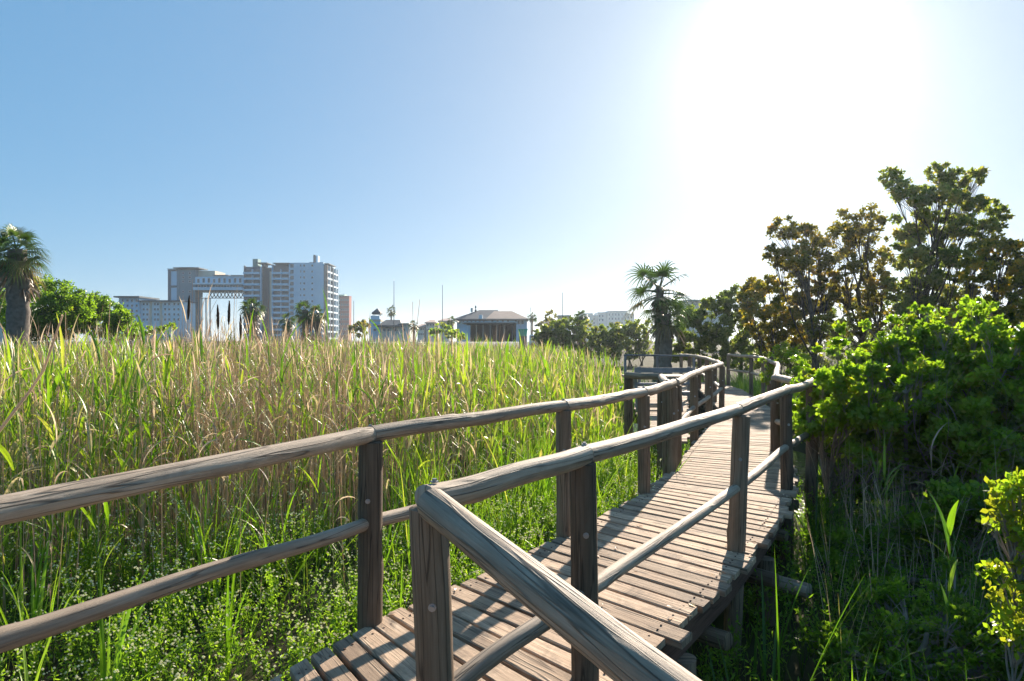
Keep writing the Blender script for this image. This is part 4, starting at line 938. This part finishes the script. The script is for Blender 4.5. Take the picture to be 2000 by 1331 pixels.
F_.box('wall', 'bluewhite', 381.2, 476.5, 541, 554, 0, 9); F_.box('balcony', 'white', 380.5, 476.5, 554.1, 556.4, -1.8, 9); F_.box('wall', 'greyd', 381.2, 476.5, 556.5, 562, .3, 9); F_.box('balcony', 'bluewhite', 380.5, 476.5, 562.1, 567.4, -1.8, 9); F_.box('girder', 'steelwork', 381.2, 476.5, 567.5, 569.5, -.5, 9)
F_.box('roof', 'slate', 416, 447, 537.5, 538.4, -1, 6); F_.box('roof', 'slate', 452, 475, 538, 539, -1, 6); F_.box('parapet', 'white', 414, 476.4, 539.2, 540.9, -.3, 9)
for k in range(9):
    u = 385+k*10.2; F_.window(u, u+5.4, 543.5 if k % 3 else 545, 553, -.02)
for k in range(8):
    u = 386+k*11.2; F_.window(u, u+6, 557.2, 561.4, .28)
A = Acc(); F_.acc(A, 381.2, 476.5, 581.8, 583, 1, 1.8)
k_ = F_.d/1333.3
for i in range(11):
    for sg in (0, 1):
        p, q = F_.c(405+i*7.0, 569.5 if sg else 582), F_.c(412+i*7.0, 582 if sg else 569.5)
        V, Fq = tubes(np.array([[p+[0, 1.4, 0], q+[0, 1.4, 0]]]), np.full((1, 2), .20), 4); A.add(V, Fq)
A.out('truss', M['steelwork'], F_.t)
for u in (391, 399, 407): F_.box('column', 'grey', u, u+2.2, 583.1, 668, 1, 1.5)
F_.box('shaft', 'grey', 381.2, 388, 569.6, 668, 2, 4)

F_ = Far('apartment_tower', 'tallest apartment tower with rows of balconies and a plain white end', 'building', 565, 300, 'apartment complex left of the centre')
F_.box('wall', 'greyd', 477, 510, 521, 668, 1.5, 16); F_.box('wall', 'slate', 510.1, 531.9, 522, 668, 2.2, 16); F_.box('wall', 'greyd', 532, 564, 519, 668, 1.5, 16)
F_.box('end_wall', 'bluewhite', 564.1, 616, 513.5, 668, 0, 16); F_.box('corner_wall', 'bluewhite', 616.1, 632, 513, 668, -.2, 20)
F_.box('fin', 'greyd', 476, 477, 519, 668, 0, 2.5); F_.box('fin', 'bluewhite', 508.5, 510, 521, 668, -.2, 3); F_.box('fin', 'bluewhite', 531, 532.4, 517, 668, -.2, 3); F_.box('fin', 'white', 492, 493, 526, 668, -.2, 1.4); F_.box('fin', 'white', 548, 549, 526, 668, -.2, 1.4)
F_.box('stair_landing', 'cream', 524, 530.8, 530, 668, 1.7, 2.15)
F_.box('roof_canopy', 'slate', 502, 523, 513.5, 515, -1, 8); F_.box('roof_canopy', 'slate', 534, 566, 514, 515.6, -1, 8); F_.box('canopy_post', 'greyd', 510, 514, 515.1, 521, 1, 6); F_.box('canopy_post', 'greyd', 536, 562, 515.7, 518.9, 1, 6)
F_.box('water_tank', 'greenroof', 488.5, 498.5, 504.5, 520.9, 3, 7); F_.box('chimney_stack', 'glass', 608, 611.5, 496.5, 513.4, 3, 6); F_.box('chimney_stack', 'bluewhite', 613, 617, 498, 512.8, 3, 6); F_.box('roof_house', 'greyd', 599, 626, 510.5, 512.9, 4, 10)
for k in range(12):
    v = 526.5 + k*11.0
    F_.box('balcony', 'bluewhite', 477.1, 508.4, v+5.8, v+9.6, -1.4, 1.4); F_.box('balcony', 'bluewhite', 532.5, 564, v+5.8, v+9.6, -1.4, 1.4)
    for (a_, b_) in ((479, 491), (494, 507), (534, 547), (550, 562)): F_.window(a_, b_, v, v+5.6, 1.48, frame='greyd')
for k in range(11):
    v = 517 + k*11.6
    F_.window(586, 588.5, v, v+3.8, -.02, frame='bluewhite'); F_.window(592, 596.5, v, v+4.2, -.02, frame='bluewhite'); F_.window(608, 612, v, v+4.2, -.02, frame='bluewhite')
    F_.window(567, 573.5, v-1, v+6, -.02, frame='greyd')
# the end that faces the sun: dark recesses, pale slabs and fins
X0 = F_.c(632, 600)[0]; zt = F_.c(0, 518)[2]
Acc().b(X0, X0+.12, 0.4, 19.6, 0, zt).out('side_wall', M['greyd'], F_.t)
for k in range(12):
    z_ = zt - 3.1 - k*2.95
    if z_ > 0: Acc().b(X0+.12, X0+1.5, .9, 9.2, z_, z_+.75).out('balcony', M['white'], F_.t); Acc().b(X0+.12, X0+1.5, 11.4, 19.4, z_, z_+.75).out('balcony', M['white'], F_.t)
for y_, mt in ((.4, 'tan'), (5.2, 'white'), (9.6, 'greyd'), (10.6, 'greyd'), (15.2, 'white'), (19.2, 'white')): Acc().b(X0+.13, X0+1.62, y_, y_+.4, 0, zt).out('fin', M[mt], F_.t)
Acc().b(X0-2, X0+2, 1, 14, zt+.6, zt+.9).out('roof_canopy', M['slate'], F_.t)

F_ = Far('brick_building', 'red brick apartment block with a green roof behind the tower', 'building', 668, 420)
F_.box('wall', 'grey', 654, 664, 577, 668, 2, 16); F_.box('wall', 'brick', 664.1, 682, 580, 668, 0, 6); F_.hip('roof', 'greenroof', 653, 672, 577, 573.5, 658, 668, 0, 16); F_.box('parapet', 'brick', 671, 682.5, 578.3, 579.9, -.4, 6)
for k in range(8):
    for j in range(4): F_.window(666+j*4.2, 668.3+j*4.2, 584+k*9.5, 588+k*9.5, -.03)
    F_.box('balcony', 'palewall', 655, 663.8, 585+k*9.5, 588+k*9.5, .6, 1.9)
# low white flats, two wings
F_ = Far('block_of_flats', 'low white flats with dark roof behind the left bushes', 'building', 290, 250)
F_.box('wall', 'bluewhite', 232, 272, 582, 668, 0, 12); F_.box('roof', 'slate', 226, 276, 579, 581.9, -1.5, 13); F_.box('wall', 'white', 272.1, 352, 589, 668, 1, 12); F_.box('roof', 'greyd', 270, 354, 586.8, 588.9, -.5, 13); F_.box('recess', 'cream', 290, 294, 590, 668, .7, .98); F_.box('recess', 'cream', 310, 314, 590, 668, .7, .98)
for r_i in range(4):
    for u in (238, 247, 256, 265): F_.window(u, u+4.4, 585+r_i*10, 590+r_i*10, -.02)
    for u in (276, 283, 298, 304, 318, 326, 336, 344): F_.window(u, u+4, 592+r_i*10, 596.5+r_i*10, .98)
# clubhouse
F_ = Far('clubhouse', 'large clubhouse with a dark hipped roof and a brown hipped wing', 'building', 960, 150)
F_.box('wall', 'bluewhite', 892, 955, 624, 668, 0, 14); F_.box('wall', 'bluewhite', 955.1, 1029, 624, 668, -2, 14)
F_.hip('roof', 'slate', 886, 966, 623.9, 603, 934, 972, -2, 16); F_.hip('roof', 'tan', 950, 1032, 623.9, 606, 964, 1000, -3.5, 14)
F_.box('chimney', 'palewall', 916.5, 921, 600, 608, 5, 6); F_.box('chimney', 'slate', 924.5, 928.5, 603, 610, 5, 6); 
A = Acc(); F_.acc(A, 926, 927, 594, 603, 5.4, 5.6); F_.acc(A, 925, 928, 596, 600, 5.2, 5.8); A.out('finial', M['slate'], F_.t)
for u in (895, 903, 911, 919, 927, 935, 943): F_.window(u, u+4, 627, 633, -.02)
for u in (960, 970, 980, 990, 1005, 1011, 1018): F_.window(u, u+4.5, 626.5, 634, -2.02)
F_.box('vent', 'white', 936, 943, 616, 624, -2.4, -1.2)
# dark pavilion in front of it
F_ = Far('pavilion', 'dark open pavilion with a flat white edged roof before the clubhouse', 'building', 955, 108)
F_.box('roof', 'steelwork', 906, 1008, 630.5, 633.5, -.6, 8); F_.box('fascia', 'white', 904, 1010, 629, 630.4, -1, 8); F_.box('back_wall', 'dark', 915, 1007, 633.6, 668, 5, 8); F_.box('side_wall', 'dark', 1004, 1008, 633.6, 668, 0, 5)
V = [F_.c(906, 634, -.2), F_.c(911, 634, -.2), F_.c(919, 668, -.2), F_.c(900, 668, -.2)]; V = V+[v+np.array([0, .25, 0]) for v in V]
build('canvas_side', V, np.array([[3, 2, 1, 0], [4, 5, 6, 7], [0, 1, 5, 4], [1, 2, 6, 5], [2, 3, 7, 6], [3, 0, 4, 7]]), M['bluewhite'], F_.t, np.full(8, .5))
for u in (930, 943, 957, 970, 984): F_.box('post', 'palewall', u, u+.9, 633.6, 668, 0, .1)
for u in (1000,): F_.box('post', 'steelwork', u, u+2, 633.6, 668, -.3, 0)
# green skip, white van
F_ = Far('skip_container', 'bright green tapered skip beside the dark pavilion', 'skip', 1021, 92)
V = [F_.c(1012, 643), F_.c(1031, 643), F_.c(1028, 657), F_.c(1015, 657)]; V = V+[v+np.array([0, 1.7, 0]) for v in V]
build('body', V, np.array([[3, 2, 1, 0], [4, 5, 6, 7], [0, 1, 5, 4], [1, 2, 6, 5], [2, 3, 7, 6], [3, 0, 4, 7]]), M['teal'], F_.t, np.full(8, .5))
F_.box('rim', 'white', 1011.5, 1031.5, 642.2, 643, -.06, 1.76)
for u in (1016, 1021, 1026): F_.box('rib', 'teal', u, u+.9, 643.5, 656.5, -.08, -.002)
F_.box('stand', 'steelwork', 1014, 1029, 657.1, 690, .2, 1.5)
F_ = Far('parked_van', 'white van parked right of the green skip, behind the reeds', 'van', 1052, 90)
prof = [(1034, 674), (1034, 655), (1040, 653.5), (1062, 653.5), (1068, 660), (1069, 674)]
V = [F_.c(u, v) for u, v in prof]; V = V+[v+np.array([0, 1.8, 0]) for v in V]
i6 = np.arange(6); build('body', V, [np.stack([i6, (i6+1) % 6, 6+(i6+1) % 6, 6+i6], 1), np.array([[5, 4, 3, 2, 1, 0], [6, 7, 8, 9, 10, 11]])], M['paint'], F_.t, np.full(12, .5))
for u0, u1 in ((1036, 1044), (1046, 1055), (1057, 1063)): F_.window(u0, u1, 656, 660.5, -.02)
F_.box('roof_rack', 'glass', 1041, 1060, 651.6, 652.4, .2, 1.6); F_.box('rack_foot', 'glass', 1043, 1044, 652.5, 653.4, .5, .6)
for u in (1041, 1061):
    c = F_.c(u, 674); an = np.arange(14)/14*2*PI; r_ = .32
    V = np.concatenate([np.stack([c[0]+np.cos(an)*r_, np.full(14, yy), c[2]+np.sin(an)*r_], 1) for yy in (-.05, .2)]); i = np.arange(14)
    build('wheel', V, [np.stack([i, (i+1) % 14, 14+(i+1) % 14, 14+i], 1), np.array([list(range(14))[::-1], list(range(14, 28))])], M['tyre'], F_.t, np.full(28, .5))
# lookout house
F_ = Far('lookout_house', 'house with a small open lookout tower under a pointed roof', 'building', 750, 150)
F_.box('tower', 'bluewhite', 721, 743, 623.5, 668, 0, 3); F_.box('tower_deck', 'white', 723.5, 741, 617, 623.4, .2, 2.8); F_.hip('lookout_roof', 'slate', 725.5, 742.5, 611, 602, 733.6, 734.4, .2, 2.8)
for u in (727.5, 739.5):
    for yy in (.4, 2.3): F_.box('post', 'greyd', u, u+.9, 611, 616.9, yy, yy+.12)
F_.box('band', 'cream', 720.5, 743.5, 624.5, 628, -.1, 3); F_.hip('roof', 'slate', 739, 786, 636, 624, 748, 776, -1.5, 9); F_.box('wall', 'palewall', 743.2, 800, 636.1, 668, 0, 8); F_.box('side_roof', 'cream', 780, 800, 631.5, 633.5, -1, 8); F_.box('side_wall', 'bluewhite', 785, 799, 633.6, 636, 0, 7)
for u in (748, 757, 770, 786): F_.window(u, u+5, 641, 648, -.02)
for v in (632, 642): F_.window(729, 736, v, v+5, -.03)
# pink roofed houses
HG = 'pink roofed houses in the distance'
for u, v, w, lab in ((841, 624, 11, 'house with a low pink hipped roof, left of its twin'), (868, 621, 12, 'house with a pink hipped roof nearest the clubhouse'), (822, 632, 8, 'small low white house at the left of the pink roofed houses')):
    F_ = Far('house', lab, 'building', u, 190, HG); F_.box('wall', 'palewall', u-w*.85, u+w*.85, v+6, 668, 0, 10); F_.hip('roof', 'pink', u-w, u+w, v+5.9, v, u-w*.4, u+w*.4, -1, 11)
    for q in (-.6, -.1, .4): F_.window(u+w*q, u+w*q+2.6, v+9, v+13, -.02); F_.window(u+w*q, u+w*q+2.6, v+19, v+23, -.02)
# white apartment blocks on the right
F_ = Far('white_apartments', 'long pale white apartment blocks with stepped roofs', 'building', 1185, 380)
for (u0, u1, v, y0) in ((1135, 1158, 613.5, 0), (1158.2, 1168, 617, 2), (1168.2, 1186, 611.5, 0), (1186.2, 1224, 609, -2), (1224.2, 1239, 614, 0)):
    F_.box('wall', 'palewall', u0, u1, v, 668, y0, 20); F_.box('parapet', 'white', u0-.4, u1-.2, v-1.2, v-.1, y0-.4, 20)
    for k in range(int((u1-u0)/6.2)):
        u = u0+1.6+k*6.2
        for r_i in range(3): F_.window(u, u+2.4, v+4+r_i*8, v+8.4+r_i*8, y0-.02, frame='white')
F_ = Far('flat_roofed_house', 'flat roofed cream house among trees, left of the white blocks', 'building', 1105, 170)
F_.box('wall', 'cream', 1093, 1113, 618, 668, 0, 8); F_.box('roof', 'palewall', 1090, 1115, 616, 617.9, -1, 9); F_.box('lean_to', 'grey', 1068, 1092.8, 634, 668, 1, 8); F_.hip('roof', 'slate', 1046, 1094, 634, 622, 1068, 1084, -1, 9)
for u in (1096, 1103): F_.window(u, u+4, 622, 627, -.02)
F_ = Far('long_roofed_building', 'long pale roof peeping over the dark bushes right of the palm', 'building', 1385, 150)
F_.box('wall', 'palewall', 1346, 1424, 586, 668, 0, 12); F_.hip('roof', 'greenroof', 1342, 1428, 585.9, 582, 1350, 1420, -1, 13)
for k in range(9): F_.window(1350+k*8, 1354+k*8, 590, 596, -.02)
F_ = Far('house', 'red roofed house just showing at the left edge behind the thick palm', 'building', 0, 120, None)
F_.box('wall', 'palewall', -30, 16, 545, 668, 0, 9); F_.hip('roof', 'brick', -34, 20, 544.9, 529, -20, 8, -1, 10)
for u in (-2, 7): F_.window(u, u+5, 553, 562, -.02)

# masts
for u, v, d, lab in ((769.5, 545, 140, 'tallest thin mast, rising beside the slender palm'), (864, 553, 140, 'thin mast left of the clubhouse'), (1098.5, 568, 140, 'thin mast over the flat roofed house'), (691, 585, 140, 'short thin mast over the red brick block'), (1036.5, 598, 140, 'shortest mast, at the right end of the clubhouse')):
    p = P3(u, v, d); t = empty('mast', (p[0], p[1], GZ)); tag(t, lab, 'mast', 'thin masts on the skyline'); h = p[2]-GZ
    V, Fq = tubes(np.array([[[0, 0, 0], [0, 0, h*.5], [0, 0, h*.97]]]), np.array([[.11, .085, .05]]), 6); build('pole', V, Fq, M['steelwork'], t, np.full(len(V), .5))
    V, Fq = tubes(np.array([[[0, 0, h*.97], [0, 0, h*1.0]]]), np.array([[.03, .02]]), 6); build('tip', V, Fq, M['paint'], t, np.full(len(V), .5))

# bank behind the left bushes, its tan colour standing for sunlit grass
V = []; xs = np.linspace(-34.5, -24.0, 14)
for yy, z in ((52, 0), (54, 1.5), (57, 2.2), (62, 1.9), (66, 0)):
    for i, x_ in enumerate(xs): V.append((x_, yy, GZ-.2+z*math.sin(PI*(i+.01)/13.02)**.6+.05*math.sin(i*2.1)))
gi = np.arange(70).reshape(5, 14)
build('grass_bank', np.array(V), np.stack([gi[:-1, :-1], gi[:-1, 1:], gi[1:, 1:], gi[1:, :-1]], -1).reshape(-1, 4), plain('sunlit_grass', (.42, .33, .22), .95, .15, 2), smooth=True)['kind'] = 'structure'

# stand-out stalks one can count
def stalk(name, label, cat, pts, r, mat, tint, head=None, group=None, nleaf=0):
    p0 = np.array(pts[0]); t = empty(name, tuple(p0)); tag(t, label, cat, group)
    tq = np.linspace(0, 1, len(pts)); tt = np.linspace(0, 1, 14)
    P = np.stack([np.interp(tt, tq, [p[i] for p in pts]) for i in range(3)], 1) - p0
    V, F = tubes(P[None], (r*(1-.6*tt))[None], 7); build('stem', V, F, M['reed'], t, np.full(len(V), tint), smooth=True)
    if head:
        L, hr = head; th_ = np.linspace(0, 1, 12); d = P[-1]-P[-2]; d /= np.linalg.norm(d); C = P[-1] + d*L*(th_[:, None]-.25)
        V, F = tubes(C[None], (hr*np.sin(np.clip(th_*PI, .12, PI-.12))**.45*(1-.25*th_))[None], 9); V = V + rng.normal(0, hr*.07, V.shape); build('seed_head', V, F, M['cattail'], t, np.full(len(V), .5), smooth=True)
    if nleaf:
        for _ in range(nleaf):
            i = rng.integers(4, 12, 1); V, F, vp = ribbons(P[i], rng.uniform(0, 6.28, 1), rng.uniform(.3, .5, 1), np.full(1, .018), rng.uniform(.3, .6, 1), rng.uniform(1, 2.2, 1), 6, fold=.2); build('leaf', V, F, M['reed'], t, np.full(len(V), .3))
    return t
stalk('reed_stalk', 'thickest grey leaning reed stalk at the far left of the reeds', 'reed', [(-3.72, 3.5, GZ), (-3.05, 3.75, .75), (-2.72, 3.95, 1.35), (-2.62, 3.98, 1.70)], .013, 'reed', .8)
for u, vt, vb, dx, lab in ((368, 580, 655, -.2, 'dark cattail head before the grey apartment tower'), (426, 598, 655, .1, 'left one of the two dark cattails under the bridge'), (447, 590, 655, -.1, 'right one of the two dark cattails under the bridge'), (470, 618, 655, 0, 'short dark cattail right of the bridge gap')):
    d = 13; p = P3(u, vt, d); stalk('cattail', lab, 'cattail', [(p[0]+dx, d, GZ), (p[0]+dx*.4, d, .6), (p[0], d, p[2]-.32)], .012, 'reed', .9, (.46, .03), 'dark cattails against the buildings')
for u, vt, d, dx, lab, nl in ((820, 585, 9, -.35, 'long dry reed leaning right above the pink roofed houses', 0), (806, 590, 9.2, .05, 'thin upright dry reed above the pink roofed houses', 0), (695, 640, 8, .05, 'tall green reed left of the lookout house', 5), (1022, 665, 10.5, -.4, 'tall green reed bending right, below the green skip', 6), (1065, 668, 10.5, -.5, 'broad green reed below the white van', 5), (215, 590, 7, -.15, 'dry reed crossing the sloping green bush', 0), (128, 610, 7.5, 0, 'thin dry reed crossing the rounded green bush', 0)):
    p = P3(u, vt, d); stalk('reed_stalk', lab, 'reed', [(p[0]+dx, d, GZ), (p[0]+dx*.5, d, .5), (p[0], d, p[2])], .008, 'reed', .32 if nl else .8, None, 'single reeds standing above the rest', nl)

# fallen leaves lying on the boards
N = 90; ss = rng.uniform(.1, 9, N); q = rng.random(N); q = np.where(rng.random(N) < .6, np.where(q < .5, q*.25, 1-(1-q)*.25), q)
pp = np.array([smooth_interp(s_, Lp)*(1-q_)+smooth_interp(s_, Rp)*q_ for s_, q_ in zip(ss, q)])
a_ = rng.uniform(0, 6.28, N); L_ = rng.uniform(.012, .04, N); W_ = L_*rng.uniform(.15, .5, N); D = np.stack([np.cos(a_), np.sin(a_)], 1); S_ = np.stack([-D[:, 1], D[:, 0]], 1)
V = np.stack([np.concatenate([pp-D*L_[:, None], np.full((N, 1), .006)], 1), np.concatenate([pp+S_*W_[:, None], np.full((N, 1), .012)], 1), np.concatenate([pp+D*L_[:, None], np.full((N, 1), .007)], 1), np.concatenate([pp-S_*W_[:, None], np.full((N, 1), .011)], 1)], 1).reshape(-1, 3)
tag(build('fallen_leaves', V, np.arange(4*N).reshape(N, 4), M['reed'], tint=np.repeat(rng.uniform(.6, 1, N), 4)), 'dry leaf litter scattered over the deck boards', 'fallen leaves', kind='stuff')
# a weed pushing up through the deck edge
t = empty('weed', (2.32, 9.35, 0.0)); tag(t, 'small green weed sprouting at the left edge of the deck', 'weed')
for k in range(9):
    V, F, vp = ribbons(rng.normal(0, .01, (1, 3))*[1, 1, 0], rng.uniform(0, 6.28, 1), rng.uniform(.12, .26, 1), np.full(1, .035), rng.uniform(.05, .5, 1), rng.uniform(.6, 1.5, 1), 6, fold=.2, wpeak=.5)
    build('leaf', V, F, M['reed'], t, np.full(len(V), .3))

# ------------------------------------------------------------------ air
a = Acc(); a.b(-6300, 6300, -3300, 8300, -3.0, 46.0); hz = a.out('haze', plain('tmp', (1, 1, 1)))
hm2 = bpy.data.materials.new('haze_air'); hm2.use_nodes = True; n = hm2.node_tree.nodes; n.clear()
o_ = n.new('ShaderNodeOutputMaterial'); v_ = n.new('ShaderNodeVolumePrincipled'); v2_ = n.new('ShaderNodeVolumePrincipled'); av_ = n.new('ShaderNodeAddShader')
v2_.inputs['Color'].default_value = (.97, .97, .97, 1); v2_.inputs['Density'].default_value = 0.00006; v2_.inputs['Anisotropy'].default_value = 0.94   # second haze lobe, added only for a tight glow round the sun
for i_, q_ in enumerate((v_, v2_)): hm2.node_tree.links.new(q_.outputs[0], av_.inputs[i_])
hm2.node_tree.links.new(av_.outputs[0], o_.inputs['Volume'])
v_.inputs['Color'].default_value = (.72, .86, 1.0, 1); v_.inputs['Density'].default_value = 0.00026; v_.inputs['Anisotropy'].default_value = 0.48
hz.data.materials.clear(); hz.data.materials.append(hm2); tag(hz, 'thin haze added over the marsh for the sun glow, veil and pale horizon', 'haze', kind='stuff')
